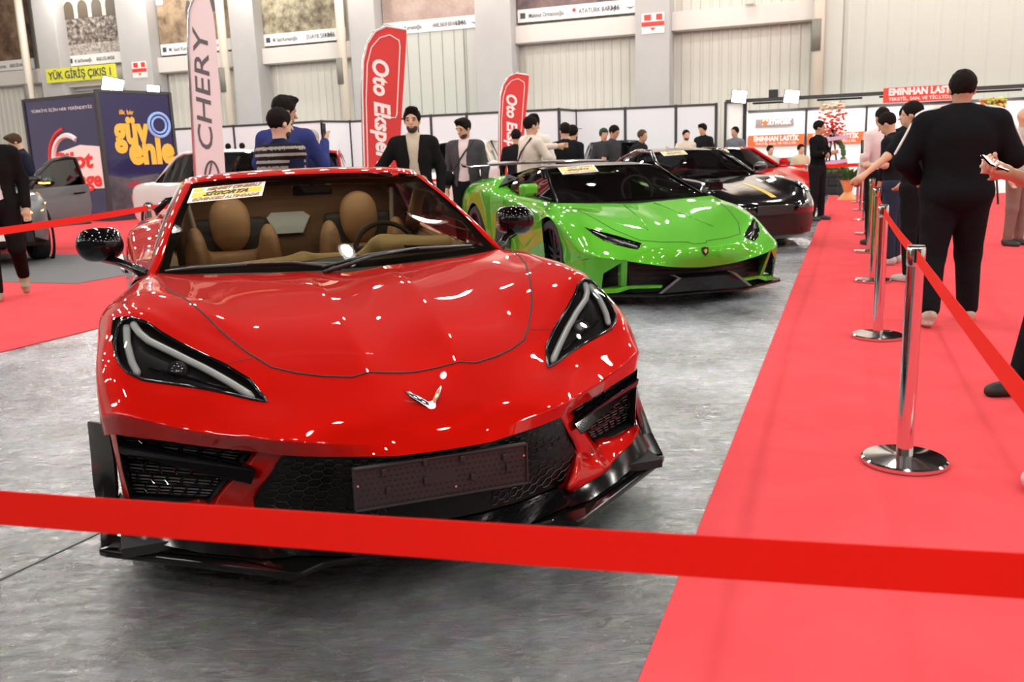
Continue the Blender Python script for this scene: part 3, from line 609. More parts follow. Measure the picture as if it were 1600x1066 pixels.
        for i in range(4):
            for j in range(2):
                if (i + j) % 2 == 0:
                    x = -.016 - i * .0105; y = -.006 + i * .0105 + j * .007; k.prism([(x, y), (x - .008, y + .008), (x - .008, y + .013), (x, y + .005)], .0086, .0095, F)
        k.build('badge_checks', M_silver, e)
    badge()
    # lower face: red bars and feet, intakes, grille, splitter
    for s in (-1, 1):
        g = [[(.405,.11,.440),(.53,.205,.445)],[(.423,.134,.425),(.512,.225,.42)],[(.485,.175,.345),(.575,.27,.33)],[(.526,.214,.262),(.646,.322,.246)],[(.485,.165,.195),(.665,.27,.195)],[(.485,.160,.150),(.655,.25,.165)]]
        m1 = surf([sx(r, s) if s == 1 else sx(r, s)[::-1] for r in g][::-1], 2, crow=(3,) , cr=0.6)
        o = link('bumper_bar', solidify(m1, 0.02), M_red, car, True)
        g2 = [[(.655,.25,.160),(.646,.322,.246)],[(.72,.30,.178),(.72,.365,.243)],[(.80,.355,.205),(.80,.415,.240)],[(.87,.425,.242),(.873,.458,.243)]]
        m2 = surf([(r if s == 1 else r) for r in [sx(q, s) for q in (g2 if s == 1 else g2[::-1])]], 2); 
        bm = bmesh.new(); bm.from_mesh(m2); bmesh.ops.recalc_face_normals(bm, faces=bm.faces)
        if sum((f.normal.y for f in bm.faces)) > 0: bmesh.ops.reverse_faces(bm, faces=bm.faces)
        bm.to_mesh(m2); bm.free(); link('bumper_foot', solidify(m2, 0.02), M_red, car, True)
        g3 = [[(.489,.165,.150),(.445,.205,.140)],[(.49,.185,.20),(.46,.22,.18)],[(.526,.214,.262),(.51,.25,.255)]]
        m3 = MB().grid([sx(r, s) for r in g3]).build('foot_tip', M_red, car)
        g4 = [[(.889,.464,.457),(.907,.50,.45),(.918,.60,.42)],[(.885,.468,.35),(.900,.50,.35),(.912,.61,.35)],[(.872,.458,.240),(.890,.48,.238),(.900,.62,.24)]]
        MB().grid([sx(r, s) for r in g4]).build('bumper_edge', M_red, car, auto=0.6)
        # side intake: dark box, slats, honeycomb, blade
        fr = [(.512,.225,.425),(.889,.464,.455),(.872,.461,.238),(.646,.322,.244)]; bk = [(.54,.33,.42),(.86,.60,.44),(.85,.60,.25),(.65,.43,.25)]
        q = MB(); q.add(sx(bk, s), [(0, 1, 2, 3)])
        for i in range(4): j = (i + 1) % 4; q.add(sx([fr[i], fr[j], bk[j], bk[i]], s), [(0, 1, 2, 3)])
        duct = q.build('side_intake', M_satin, car)
        gp = lambda u, v, d: lerp(lerp(lerp(fr[0], bk[0], d), lerp(fr[1], bk[1], d), u), lerp(lerp(fr[3], bk[3], d), lerp(fr[2], bk[2], d), u), v)
        q = MB()
        for k in range(17):
            v = 0.05 + k * .055; q.tube(sx([gp(.03, v, .30), gp(.5, v, .30), gp(.97, v, .30)], s), .0026, 5)
        q.build('intake_slats', mat('slat_plastic', (0.10, 0.10, 0.105), 0.12, spec=0.8), duct)
        q = MB()
        for i in range(7):
            for j in range(6):
                u0 = .02 + i * .16 + (j % 2) * .08; v0 = j * .17
                P = [gp(min(max(u0 + .053 * math.cos(t) * 1.9, 0), 1), min(max(v0 + .1 * math.sin(t), 0), 1), .27) for t in [kk * PI / 3 for kk in range(7)]]; q.tube(sx(P, s), .0026, 5)
        q.build('honeycomb', M_gloss, duct)
        b = [(.505,.190,.374),(.885,.440,.425),(.880,.445,.398),(.525,.172,.335)]; bb = [(.52,.26,.380),(.87,.50,.425),(.87,.50,.40),(.53,.26,.35)]
        MB().add(sx(b + bb, s), [(0, 1, 2, 3), (0, 4, 5, 1), (3, 2, 6, 7), (0, 3, 7, 4), (1, 5, 6, 2)]).build('intake_blade', M_gloss, duct, bevel=0.004)
        # side marker and winglet
        MB().add(sx([(.9205,.60,.49),(.9225,.63,.49),(.917,.60,.40),(.913,.575,.40)], s), [(0, 1, 2, 3)]).build('side_marker', M_amber, car)
        wg = [[(.908,.56,.462),(.945,.62,.46),(.976,.67,.455)],[(.902,.53,.36),(.945,.60,.36),(.980,.68,.35)],[(.905,.52,.27),(.945,.57,.27),(.978,.61,.26)],[(.92,.50,.18),(.945,.51,.18),(.966,.50,.18)],[(.92,.44,.125),(.945,.42,.125),(.965,.41,.125)]]
        m4 = MB().grid([sx(r, s) for r in wg]).build('winglet', M_split, car); m4.data = solidify(m4.data, 0.010 * s); m4.data.materials.append(M_split); m4.data.shade_smooth(); m4.data.set_sharp_from_angle(angle=0.6)
        # black lower cheek under the red foot
        ch = [[(.44,.20,.150),(.49,.168,.152),(.655,.255,.168),(.80,.358,.208),(.872,.43,.244),(.90,.50,.26)],[(.44,.16,.135),(.50,.13,.138),(.665,.235,.15),(.81,.34,.18),(.885,.42,.215),(.92,.52,.23)],[(.44,.09,.130),(.52,.11,.132),(.68,.22,.135),(.83,.335,.15),(.91,.41,.17),(.945,.55,.18)]]
        MB().grid([sx(r, s) for r in ch]).build('lower_cheek', M_split, car, auto=0.8)
    # licence frame, centre grille
    q = MB(); q.add([(-.43,.134,.428),(.43,.134,.428),(.53,.214,.262),(.43,.205,.14),(-.43,.205,.14),(-.53,.214,.262)] + [(-.42,.26,.43),(.42,.26,.43),(.50,.30,.26),(.42,.27,.15),(-.42,.27,.15),(-.50,.30,.26)], [(11, 10, 9, 8, 7, 6)] + [(i, (i + 1) % 6, 6 + (i + 1) % 6, 6 + i) for i in range(6)])
    cg = q.build('centre_grille', M_satin, car)
    rows = [[(-.43,.13,.43),(-.28,.03,.428),(-.14,-.02,.426),(0,-.035,.426),(.14,-.02,.426),(.28,.03,.428),(.43,.13,.43)],[(-.49,.19,.34),(-.28,.08,.34),(-.14,.05,.34),(0,.04,.34),(.14,.05,.34),(.28,.08,.34),(.49,.19,.34)],[(-.52,.215,.262),(-.30,.12,.25),(-.15,.08,.25),(0,.075,.25),(.15,.08,.25),(.30,.12,.25),(.52,.215,.262)],[(-.47,.20,.17),(-.28,.11,.17),(-.14,.08,.17),(0,.07,.17),(.14,.08,.17),(.28,.11,.17),(.47,.20,.17)]]
    MB().grid(rows).build('grille_insert', mat('grille_black', (0.004, 0.004, 0.004), 0.22, spec=0.3), cg, auto=0.9)
    G = bilerp_fn(rows); q = MB()
    for i in range(38):
        for j in range(8):
            if 12 <= i <= 26 and j > 0: continue
            u0 = .03 + i * .0255; v0 = .10 + j * .105 + (i % 2) * .052
            q.tube([tuple(G(min(max(u0 + .0165 * math.cos(t), 0), 1), min(max(v0 + .06 * math.sin(t), 0), 1)) + np.array([0, -.002, 0])) for t in [k * PI / 3 for k in range(7)]], .0011, 4, False)
    q.build('honeycomb', M_satin, cg)
    q = MB(); q.add([(-.50,.20,.165),(-.25,.10,.165),(0,.06,.165),(.25,.10,.165),(.50,.20,.165),(-.50,.17,.145),(-.25,.055,.148),(0,.02,.150),(.25,.055,.148),(.50,.17,.145),(-.50,.13,.13),(-.25,.01,.13),(0,-.02,.13),(.25,.01,.13),(.50,.13,.13)], [(i + j * 5, i + 1 + j * 5, i + 6 + j * 5, i + 5 + j * 5) for j in range(2) for i in range(4)])
    q.build('lower_lip', M_gloss, car, auto=0.7)
    F = frame((-.265, -.028, .282), (1, 0, 0), (0, 0, 1)); pf = MB().prism([(0, 0), (.52, 0), (.52, .128), (0, .128)], -.014, .0, F).build('plate_frame', mat('plate_plastic', (0.022, 0.02, 0.021), 0.5), car, bevel=0.004)
    MB().prism([(-.01 + .01, 0), (.52, 0), (.52, .007), (0, .007)], 0, .007, F).prism([(0, .121), (.52, .121), (.52, .128), (0, .128)], 0, .007, F).prism([(0, 0), (.006, 0), (.006, .128), (0, .128)], 0, .007, F).prism([(.514, 0), (.52, 0), (.52, .128), (.514, .128)], 0, .007, F).build('raised_border', mat('plate_plastic'), pf, bevel=0.0015)
    q = MB(); rnd = random.Random(3)
    for i in range(30):
        for j in range(7):
            x = .02 + i * .0165 + (j % 2) * .006; y = .012 + j * .0158
            if 11 < i < 17 and 2 < j < 5: continue
            kx = .0055 if (i // 5) % 2 else .0038; q.prism([(x - kx, y), (x, y - .0035), (x + kx, y), (x, y + .0035)], .0003, .0008, F)
    q.build('perforations', M_matblack, pf)
    for x, y in ((.08, .095), (.09, .04), (.2, .105), (.2, .05), (.31, .10), (.34, .04), (.44, .085), (.45, .05)): MB().box((x, y, 0), (x + .013, y + .02, .01), F).build('clip', mat('plate_plastic'), pf, bevel=0.002)
    q = MB()
    for x, y in ((.012, .075), (.508, .09), (.295, .028)): q.lathe([(0, .003), (.0035, .0025), (.004, 0)], 10, F @ Vector((x, y, .001)), (0, -1, 0))
    q.build('screws', M_chrome, pf)
    MB().box((-.05, -.014, .30), (.05, .09, .38)).build('plate_bracket', M_satin, car)
    # splitter with rear-swept corners
    sp = [(0,.03),(.20,.03),(.36,.035),(.42,.0),(.445,.0),(.462,.012),(.95,.385),(.972,.41),(.972,.66),(.60,.66),(.45,.62),(0,.60)]
    full = sp + [(-x, y) for x, y in sp[::-1] if x > 0]
    q = MB(); q.prism(full, .100, .122); spl = q.build('splitter', M_split, car, bevel=0.006, seg=2)
    for s in (-1, 1): MB().grid([sx(r, s) for r in [[(.47,.03,.123),(.56,.13,.126),(.955,.41,.128)],[(.50,.10,.127),(.60,.19,.130),(.945,.47,.140)]]]).build('splitter_ramp', M_split, spl)
    MB().prism([(-.90,.3),(.90,.3),(.92,.66),(.75,.7),(.75,4.3),(-.75,4.3),(-.75,.7),(-.92,.66)], .125, .155).build('underfloor', M_matblack, car)
    # body sides and tail
    for s in (-1, 1):
        st = [ (1.50,.80,.81,.90,.66,.925,.40,.90,.16), (1.75,.80,.80,.905,.68,.915,.42,.905,.16), (2.1,.80,.795,.905,.70,.90,.45,.90,.16), (2.5,.80,.80,.91,.71,.905,.46,.905,.16), (2.85,.80,.82,.925,.74,.925,.50,.92,.17), (3.2,.80,.86,.95,.78,.955,.55,.94,.2), (3.5,.80,.905,.955,.84,.968,.68,.955,.42), (3.8,.80,.925,.95,.86,.968,.74,.96,.70), (4.15,.78,.93,.93,.86,.955,.66,.94,.40), (4.45,.75,.93,.90,.85,.93,.62,.90,.35)]
        rows = [[(.70 if y > 2.2 else .755, y, zb + .012), (xb, y, zb), (.5 * (xb + xs), y, zb - .018), (xs, y, zs), (xm, y, zm), (xl, y, zl)] for (y, xb, zb, xs, zs, xm, zm, xl, zl) in st]
        rows = [sx(r, s) for r in rows]
        if s == -1: rows = rows[::-1]
        link('body_side', surf(rows, 3, interp=4), M_red, car, True)
        # dark side scoop with a pale blade
        MB().grid([sx(r, s) for r in [[(.915,2.55,.72),(.935,2.75,.74),(.955,3.05,.76)],[(.93,2.6,.60),(.94,2.8,.60),(.965,3.08,.64)],[(.925,2.5,.34),(.94,2.8,.36),(.962,3.0,.40)]]]).build('side_scoop', M_gloss, car, auto=1)
        MB().tube(sx([(.955,2.90,.70),(.978,3.10,.735),(.985,3.25,.765)], s), [.012, .028, .015], 10).build('scoop_blade', M_silver, car, smooth=True)
        MB().grid([sx(r, s) for r in [[(.60,2.42,1.155),(.61,2.75,1.175),(.60,3.1,1.15)],[(.69,2.1,.99),(.72,2.7,1.0),(.70,3.3,1.0)],[(.785,1.75,.815),(.79,2.6,.815),(.78,3.4,.885)]]]).build('side_window', M_tint, car, auto=1)
        # windscreen pillar
        pr = [[(.755,1.595,.805),(.778,1.60,.812),(.80,1.64,.800),(.80,1.74,.79)],[(.70,1.83,.935),(.722,1.845,.940),(.745,1.90,.925),(.74,1.98,.905)],[(.64,2.09,1.055),(.662,2.11,1.060),(.685,2.17,1.045),(.68,2.24,1.02)],[(.575,2.345,1.160),(.598,2.375,1.165),(.622,2.43,1.150),(.62,2.50,1.12)]]
        link('windscreen_pillar', surf([sx(r, s)[::s] for r in pr], 3), M_red, car, True)
        MB().tube(sx([(.785,1.72,.80),(.745,1.95,.915),(.69,2.22,1.04),(.625,2.5,1.145)], s), .012, 8).build('window_seal', M_satin, car, smooth=True)
        wheel(car, .80 * s, 1.02, .33, .235, s, M_rim, mat('caliper_red', (0.5, 0.02, 0.02), 0.3)); wheel(car, .825 * s, 3.74, .35, .28, s, M_rim, mat('caliper_red'))
        # mirrors
        def mfn(P):
            Q = P * np.array([s, 1, 1]); a = rbox(Q, (.985, 1.99, .922), (.088, .052, .068), .042, rotm(0, 0, -.25) @ rotm(0, 0.06, 0)); b = ell(Q, (.985, 1.945, .92), (.098, .06, .072)); return smin(a, b, .03)
        blob('door_mirror', mfn, (.98 * s - .13, 1.84, .82), (.98 * s + .13, 2.08, 1.02), .008, M_gloss, car)
        mir = bpy.data.objects['door_mirror'] if s == -1 else car.children[-1]
        mir = [c for c in car.children if c.name.startswith('door_mirror')][-1]
        MB().tube(sx([(.80,1.70,.80),(.845,1.78,.823),(.90,1.88,.840),(.985,1.965,.862)], s), [.024, .020, .018, .022], 12).build('mirror_stalk', M_gloss, mir, smooth=True)
        MB().lathe([(0, 0), (.06, 0), (.062, .004)], 20, (.985 * s, 2.048, .922), (0, 1, 0)).build('mirror_glass', M_chrome, mir)
    rows = [[(0,2.155,1.192),(.2,2.165,1.190),(.4,2.215,1.183),(.52,2.29,1.172),(.585,2.365,1.162),(.61,2.42,1.15)],[(0,2.22,1.212),(.2,2.23,1.210),(.4,2.27,1.203),(.52,2.33,1.192),(.585,2.395,1.180),(.612,2.44,1.163)],[(0,2.36,1.222),(.2,2.365,1.220),(.4,2.40,1.212),(.52,2.44,1.202),(.585,2.48,1.190),(.612,2.52,1.172)],[(0,2.39,1.20),(.2,2.40,1.198),(.4,2.43,1.19),(.52,2.47,1.18),(.58,2.51,1.17),(.605,2.55,1.155)]]
    link('windscreen_header', surf(mirrored_grid(rows), 3, interp=4), M_red, car, True)
    rows = [[(0,3.0,1.19),(.3,3.0,1.185),(.55,3.02,1.16),(.66,3.1,1.03),(.74,3.15,.87)],[(0,3.2,1.18),(.3,3.2,1.175),(.55,3.2,1.15),(.70,3.22,1.02),(.76,3.25,.87)],[(0,3.6,1.08),(.3,3.6,1.07),(.52,3.6,1.03),(.66,3.62,.95),(.76,3.65,.90)],[(0,4.1,.96),(.3,4.1,.96),(.52,4.1,.95),(.66,4.1,.945),(.77,4.12,.935)],[(0,4.45,.93),(.3,4.45,.93),(.52,4.45,.93),(.66,4.45,.93),(.76,4.45,.93)]]
    link('engine_cover', surf(mirrored_grid(rows), 2, interp=3), M_red, car, True)
    MB().add([(-.9,4.45,.85),(.9,4.45,.85),(.9,4.55,.35),(-.9,4.55,.35),(-.75,4.45,.93),(.75,4.45,.93)], [(0, 1, 2, 3), (4, 5, 1, 0)]).build('tail_panel', M_gloss, car)
    MB().tube([(-.80,4.40,.95),(-.72,4.40,1.02),(-.5,4.42,1.045),(0,4.42,1.05),(.5,4.42,1.045),(.72,4.40,1.02),(.80,4.40,.95)], .024, 8).build('rear_wing', M_gloss, car, smooth=True)
    # windscreen
    half = [[(0,1.455,.795),(.20,1.468,.797),(.40,1.505,.803),(.58,1.55,.808),(.765,1.600,.812)],[(0,1.70,.930),(.185,1.712,.930),(.375,1.748,.930),(.55,1.79,.928),(.71,1.845,.935)],[(0,1.965,1.062),(.17,1.975,1.061),(.345,2.01,1.057),(.51,2.06,1.05),(.65,2.11,1.055)],[(0,2.20,1.176),(.16,2.21,1.175),(.32,2.245,1.170),(.47,2.30,1.163),(.588,2.375,1.162)]]
    G = bilerp_fn(mirrored_grid(half)); ws = MB().grid(patch(G, 0, 1, 0, 1, 40, 24)).build('windscreen', M_screen, car, smooth=True)
    ring_mb(G, .035, .06, .09, -.004).build('black_border', mat('frit_black', (0.01, 0.01, 0.011), 0.25), ws, smooth=True)
    MB().add([tuple(G(u, v) - np.array([0, -.004, .006])) for u, v in ((.44, .90), (.56, .90), (.545, .80), (.455, .80))], [(0, 1, 2, 3)]).build('sensor_cover', mat('frit_black'), ws)
    TL, TR, BR, BL = [Vector(p) for p in ((-.572,2.300,1.137),(-.218,2.200,1.160),(-.255,2.045,1.088),(-.604,2.140,1.065))]
    up = (TL - BL); sticker(car, BL + Vector((0, -.012, .014)), TR - TL, up, .352, .158)
    # wipers
    for pts, nm in (([( -.72,1.56,.825),(-.60,1.525,.832),(-.40,1.475,.835),(-.02,1.43,.820)], 'a'), ([(-.10,1.40,.812),(.12,1.47,.842),(.35,1.52,.850),(.62,1.575,.842)], 'b')):
        w = MB().tube(pts, [.006, .010, .010, .007], 8).build('wiper', M_satin, car, smooth=True)
        mid = Vector(pts[1]); end = Vector(pts[0 if nm == 'b' else 3]); MB().tube([Vector(pts[2]) + Vector((0, -.01, .006)), (Vector(pts[2]) + end) / 2 + Vector((0, -.02, .008)), end + Vector((0, -.02, -.02))], [.005, .008, .010], 8).build('wiper_arm', M_satin, w, smooth=True)
    # cabin
    MB().grid([[(-.80,1.50,.76),(0,1.42,.75),(.80,1.50,.76)],[(-.78,1.75,.80),(0,1.70,.80),(.78,1.75,.80)],[(-.76,2.0,.80),(0,1.95,.80),(.76,2.0,.80)],[(-.76,2.1,.60),(0,2.1,.60),(.76,2.1,.60)]]).build('dashboard', mat('dash_black', (0.02, 0.018, 0.016), 0.6), car, auto=0.8)
    blob('dash_pad', lambda P: smin(cap(P, (-.60, 1.90, .775), (-.12, 1.86, .795), .02, .035), cap(P, (-.12, 1.86, .795), (.10, 1.98, .79), .035, .025), .05), (-.7, 1.78, .72), (.16, 2.06, .92), .015, M_tan2, car)
    blob('instrument_hood', lambda P: smin(smin(rbox(P, (.43, 1.93, .83), (.19, .07, .035), .03, rotm(-.25, 0, 0)), ell(P, (.33, 1.92, .85), (.11, .07, .03)), .05), cap(P, (.16, 1.95, .78), (.27, 1.92, .845), .03, .035), .05), (.08, 1.8, .72), (.68, 2.08, .95), .014, M_tan2, car)
    MB().add([(.36,1.845,.84),(.56,1.845,.825),(.56,1.85,.80),(.38,1.85,.81)], [(0, 1, 2, 3)]).build('display_slot', M_matblack, car)
    th = [(.355 + .16 * math.cos(t), 2.22 + .05 * math.sin(t), .785 + .14 * math.sin(t)) for t in [k * PI / 14 for k in range(29)]]
    MB().tube(th, .014, 8, False).tube([(.20,2.2,.80),(.51,2.2,.80)], .018, 8).build('steering_wheel', mat('dash_black'), car, smooth=True)
    for s in (-1, 1):
        cx = .375 * s
        seat = blob('car_seat', lambda P: smin(smin(rbox(P, (cx, 2.96, .52), (.19, .08, .25), .07, rotm(-.25, 0, 0)), ell(P, (cx - .20, 2.92, .71), (.065, .12, .21)), .05), smin(ell(P, (cx + .20, 2.92, .71), (.065, .12, .21)), rbox(P, (cx, 2.6, .36), (.24, .3, .09), .07), .05), .04), (cx - .34, 2.2, .2), (cx + .34, 3.25, 1.08), .022, M_tan, car)
        blob('headrest', lambda P: smin(ell(P, (cx, 3.04, .955), (.112, .07, .12)), ell(P, (cx, 3.02, .87), (.105, .06, .12)), .05), (cx - .16, 2.95, .75), (cx + .16, 3.17, 1.1), .013, M_tan, seat)
        blob('seat_shell', lambda P: rbox(P, (cx, 3.06, .79), (.21, .035, .16), .03, rotm(-.1, 0, 0)), (cx - .24, 2.9, .62), (cx + .24, 3.14, .98), .02, mat('dash_black'), seat)
        MB().grid([[(.72 * s, 1.7, .80), (.66 * s, 1.8, .74), (.64 * s, 1.9, .4)], [(.74 * s, 2.4, .82), (.68 * s, 2.4, .76), (.66 * s, 2.4, .4)], [(.73 * s, 3.1, .86), (.68 * s, 3.1, .78), (.66 * s, 3.1, .4)]]).build('door_card', M_tan2, car, auto=1)
        MB().tube([(.60 * s, 2.35, 1.13), (.66 * s, 2.75, .98), (.70 * s, 3.05, .82)], [.035, .04, .05], 10).build('inner_pillar', M_tan, car, smooth=True)
        MB().tube([(.60 * s, 3.1, 1.08), (.57 * s, 3.0, .90), (.56 * s, 2.85, .62)], .014, 6).build('seat_belt', mat('belt_grey', (0.25, 0.2, 0.15), 0.8), car)
    MB().add([(-.72,3.28,.2),(.72,3.28,.2),(.72,3.28,.95),(.62,3.25,1.14),(-.62,3.25,1.14),(-.72,3.28,.95)], [(0, 1, 2, 3, 4, 5)]).build('rear_bulkhead', mat('brown_trim', (0.22, 0.11, 0.05), 0.6), car)
    q = MB().prism([(-.15, .10), (-.10, .0), (.06, .0), (.11, .10), (.07, .13), (-.12, .13)], 0, .01, frame((0, 3.24, .83), (1, 0, 0), (0, 0, 1))).build('rear_window', mat('bright_rear_glass', (0.75, 0.82, 0.85), 0.1, coat=1), car)
    for s in (-1, 1): MB().box((.12 if s == 1 else -.52, 2.44, 1.13), (.52 if s == 1 else -.12, 2.60, 1.145)).build('sun_visor', M_tan, car, bevel=.005)
    MB().box((-.11, 2.15, .3), (.11, 3.2, .62)).build('centre_console', mat('dash_black'), car, bevel=.03)
    MB().tube([(0,2.22,1.15),(0,2.25,1.125)], .012, 8).box((-.10,2.235,1.085),(.10,2.26,1.135)).build('rear_view_mirror', M_satin, car, bevel=.008)
    MB().box((-.72,1.6,.16),(.72,3.3,.2)).build('cabin_floor', M_matblack, car)
    return car
vette = red_car()
# ================================================================== the green wedge-shaped sports car
M_green = paint('green_metallic_paint', (0.14, 0.40, 0.045), (0, .2, 0))
def green_car():
    car = empty('sports_car', (1.6155, 7.2222, 0), 0.2913, 'bright green wedge shaped sports car with black roof and rear wing', 'car')
    R = [
     [(0,.03,.305),(.15,.03,.312),(.30,.035,.325),(.45,.05,.35),(.60,.08,.378),(.70,.13,.398),(.80,.22,.41),(.87,.33,.405),(.92,.52,.37),(.938,.80,.32)],
     [(0,.022,.39),(.15,.026,.393),(.30,.045,.402),(.45,.08,.415),(.60,.13,.415),(.72,.20,.430),(.82,.285,.445),(.885,.38,.448),(.93,.58,.45),(.942,.83,.42)],
     [(0,.04,.455),(.15,.045,.457),(.30,.07,.464),(.44,.11,.474),(.55,.165,.462),(.68,.26,.472),(.79,.37,.497),(.87,.46,.508),(.932,.66,.53),(.947,.88,.51)],
     [(0,.115,.487),(.15,.12,.490),(.30,.15,.498),(.42,.19,.507),(.50,.265,.528),(.64,.39,.567),(.77,.54,.612),(.86,.63,.618),(.93,.78,.61),(.95,.94,.60)],
     [(0,.40,.575),(.15,.40,.58),(.30,.42,.587),(.42,.46,.597),(.52,.52,.612),(.65,.62,.643),(.76,.72,.675),(.85,.80,.680),(.925,.91,.675),(.952,1.03,.665)],
     [(0,.75,.660),(.15,.75,.667),(.30,.76,.672),(.43,.78,.682),(.54,.82,.70),(.66,.88,.722),(.76,.95,.738),(.85,1.0,.735),(.925,1.06,.715),(.953,1.13,.695)],
     [(0,1.08,.724),(.15,1.08,.732),(.30,1.09,.738),(.44,1.10,.746),(.56,1.13,.757),(.67,1.17,.770),(.77,1.20,.778),(.85,1.22,.768),(.925,1.24,.735),(.953,1.26,.697)],
     [(0,1.36,.775),(.15,1.36,.780),(.30,1.355,.787),(.45,1.345,.794),(.58,1.335,.801),(.68,1.33,.807),(.78,1.335,.811),(.85,1.37,.793),(.925,1.41,.73),(.953,1.44,.655)]]
    me = surf(mirrored_grid(R), 3, crow=(), ccol=(8, 10), interp=5, cr=0.5)
    hl = [(.474,.193,.517),(.54,.183,.470),(.60,.278,.475),(.67,.34,.498),(.745,.391,.554),(.80,.50,.612),(.81,.563,.645),(.76,.394,.638),(.68,.34,.607),(.60,.276,.578)]
    h1, rest = cut_region(me, hl, (0.136, 0.988, -0.077)); h2, rest = cut_region(rest, sx(hl, -1)[::-1], (-0.136, 0.988, -0.077))
    hood = [(0,.125,.49),(.06,.125,.49),(.085,.165,.50),(.30,.20,.51),(.47,.27,.535),(.60,.52,.62),(.68,.85,.72),(.72,1.10,.77),(.74,1.45,.81)]
    poly = hood + [(-x, y, z) for x, y, z in hood[:0:-1]]
    hin, rest = cut_region(rest, poly, (0, -.5, 1))
    link('front_bumper', rest, M_green, car, True); link('hood', hin, M_green, car, True)
    from mathutils.bvhtree import BVHTree
    bm = bmesh.new(); bm.from_mesh(me); t = BVHTree.FromBMesh(bm); bm.free()
    full = [(-x, y, z) for x, y, z in hood[:0:-1]][1:] + hood[:-1]; P = []
    for a, b in zip(full[:-1], full[1:]): P += [t.find_nearest(Vector(lerp(a, b, k / 5)))[0] for k in range(5)]
    MB().tube(P, .003, 5).build('hood_gap', M_matblack, car, smooth=True)
    for s in (-1, 1):
        MB().tube([t.find_nearest(Vector(q))[0] + Vector((0, 0, .001)) for q in sx([(.16,1.30,.77),(.20,1.0,.72),(.25,.7,.655),(.31,.45,.60)], s)], .007, 6).build('hood_crease', M_green, car, smooth=True)
    for s, hm in ((1, h1), (-1, h2)):
        lens = link('headlight', hm, M_lens, car, True)
        link('lamp_housing', offset_mesh(hm, -.03), M_satin, lens, True)
        for a, b in (((.60,.29,.50),(.68,.40,.545)), ((.52,.20,.478),(.60,.30,.51)), ((.70,.42,.56),(.77,.52,.60))):
            MB().tube([t.find_nearest(Vector(q))[0] + Vector((0, .012, -.004)) for q in sx([a, lerp(a, b, .5), b], s)], .010, 6).build('light_guide', mat('led_dim', (0.55, 0.55, 0.58), 0.2, coat=.5), lens, smooth=True)
        MB().tube([t.find_nearest(Vector(lerp(a, b, k / 3)))[0] for a, b in zip(sx(hl, s), sx(hl[1:] + hl[:1], s)) for k in range(3)], .005, 5).build('lamp_rim', M_gloss, lens, smooth=True)
    F = frame((0, .030, .435), (1, 0, 0), (0, .25, .97)); MB().prism([(0, -.04), (.028, -.015), (.032, .03), (0, .036), (-.032, .03), (-.028, -.015)], 0, .006, F).build('shield_badge', M_matblack, car, bevel=.002)
    MB().prism([(0, -.02), (.014, 0), (.012, .018), (-.006, .014), (-.014, .004)], .006, .009, F).build('badge_gold_mark', mat('gold'), bpy.data.objects[[c.name for c in car.children if c.name.startswith('shield')][0]])
    # dark mouth
    q = MB(); fr = [(-.93,.50,.40),(-.80,.22,.41),(-.60,.08,.378),(-.30,.035,.325),(0,.03,.305),(.30,.035,.325),(.60,.08,.378),(.80,.22,.41),(.93,.50,.40)]
    q.grid([fr, [(x * .97, y + .22, z) for x, y, z in fr], [(x * .93, y + .2, .13) for x, y, z in fr], [(x * .90, y + .08, .115) for x, y, z in fr]]); q.build('front_intake', M_satin, car)
    q = MB()
    for k in range(5): q.tube([(-.85,.34,.16 + k * .045),(-.6,.22,.16 + k * .045),(0,.16,.16 + k * .035),(.6,.22,.16 + k * .045),(.85,.34,.16 + k * .045)], .004, 5)
    q.build('intake_slats', M_gloss, car, smooth=True)
    q = MB(); q.add([(-.24,-.02,.235),(.24,-.02,.235),(.40,.0,.12),(-.40,.0,.12),(-.24,.10,.25),(.24,.10,.25)], [(0, 3, 2, 1), (0, 1, 5, 4)]); q.build('centre_diffuser', M_gloss, car)
    for s in (-1, 1):
        MB().add(sx([(.67,.112,.398),(.80,.215,.412),(.815,.25,.28)], s), [(0, 1, 2)]).build('bumper_corner', M_green, car)
        MB().add(sx([(.24,-.02,.235),(.27,-.015,.24),(.43,.005,.122),(.40,.0,.12),(.24,.10,.25),(.28,.12,.25)], s), [(0, 1, 2, 3), (0, 4, 5, 1)]).build('diffuser_edge', mat('grey_edge', (0.12, 0.12, 0.12), 0.3), car)
        m = MB().add(sx([(.655,.105,.40),(.70,.135,.405),(.668,.215,.165),(.622,.20,.168),(.66,.17,.39),(.70,.20,.39),(.67,.27,.16),(.63,.26,.16)], s), [(0, 1, 2, 3), (0, 4, 5, 1), (3, 2, 6, 7), (0, 3, 7, 4), (1, 5, 6, 2)]).build('intake_strut', M_green, car, bevel=.006)
        m = MB().add(sx([(.36,.075,.175),(.622,.195,.172),(.72,.235,.150),(.82,.30,.150),(.82,.29,.112),(.70,.215,.118),(.60,.185,.148),(.38,.065,.155),(.40,.14,.175),(.63,.26,.17),(.84,.38,.15)], s), [(0, 1, 6, 7), (1, 2, 5, 6), (2, 3, 4, 5), (0, 8, 9, 1), (1, 9, 10, 3, 2)]).build('lower_blade', M_green, car)
        MB().grid([sx(r, s) for r in [[(.80,.22,.41),(.87,.33,.405),(.92,.52,.37),(.938,.80,.32)],[(.81,.25,.28),(.875,.35,.28),(.925,.52,.27),(.94,.80,.26)],[(.815,.29,.13),(.88,.38,.13),(.93,.52,.13),(.94,.80,.14)]]]).build('bumper_side', M_green, car, auto=.8)
    sp = [(0,.03),(.39,.01),(.60,.14),(.90,.30),(.925,.34),(.93,.55),(.6,.6),(0,.6)]
    MB().prism(sp + [(-x, y) for x, y in sp[::-1] if x > 0], .085, .108).build('splitter', M_gloss, car, bevel=.006)
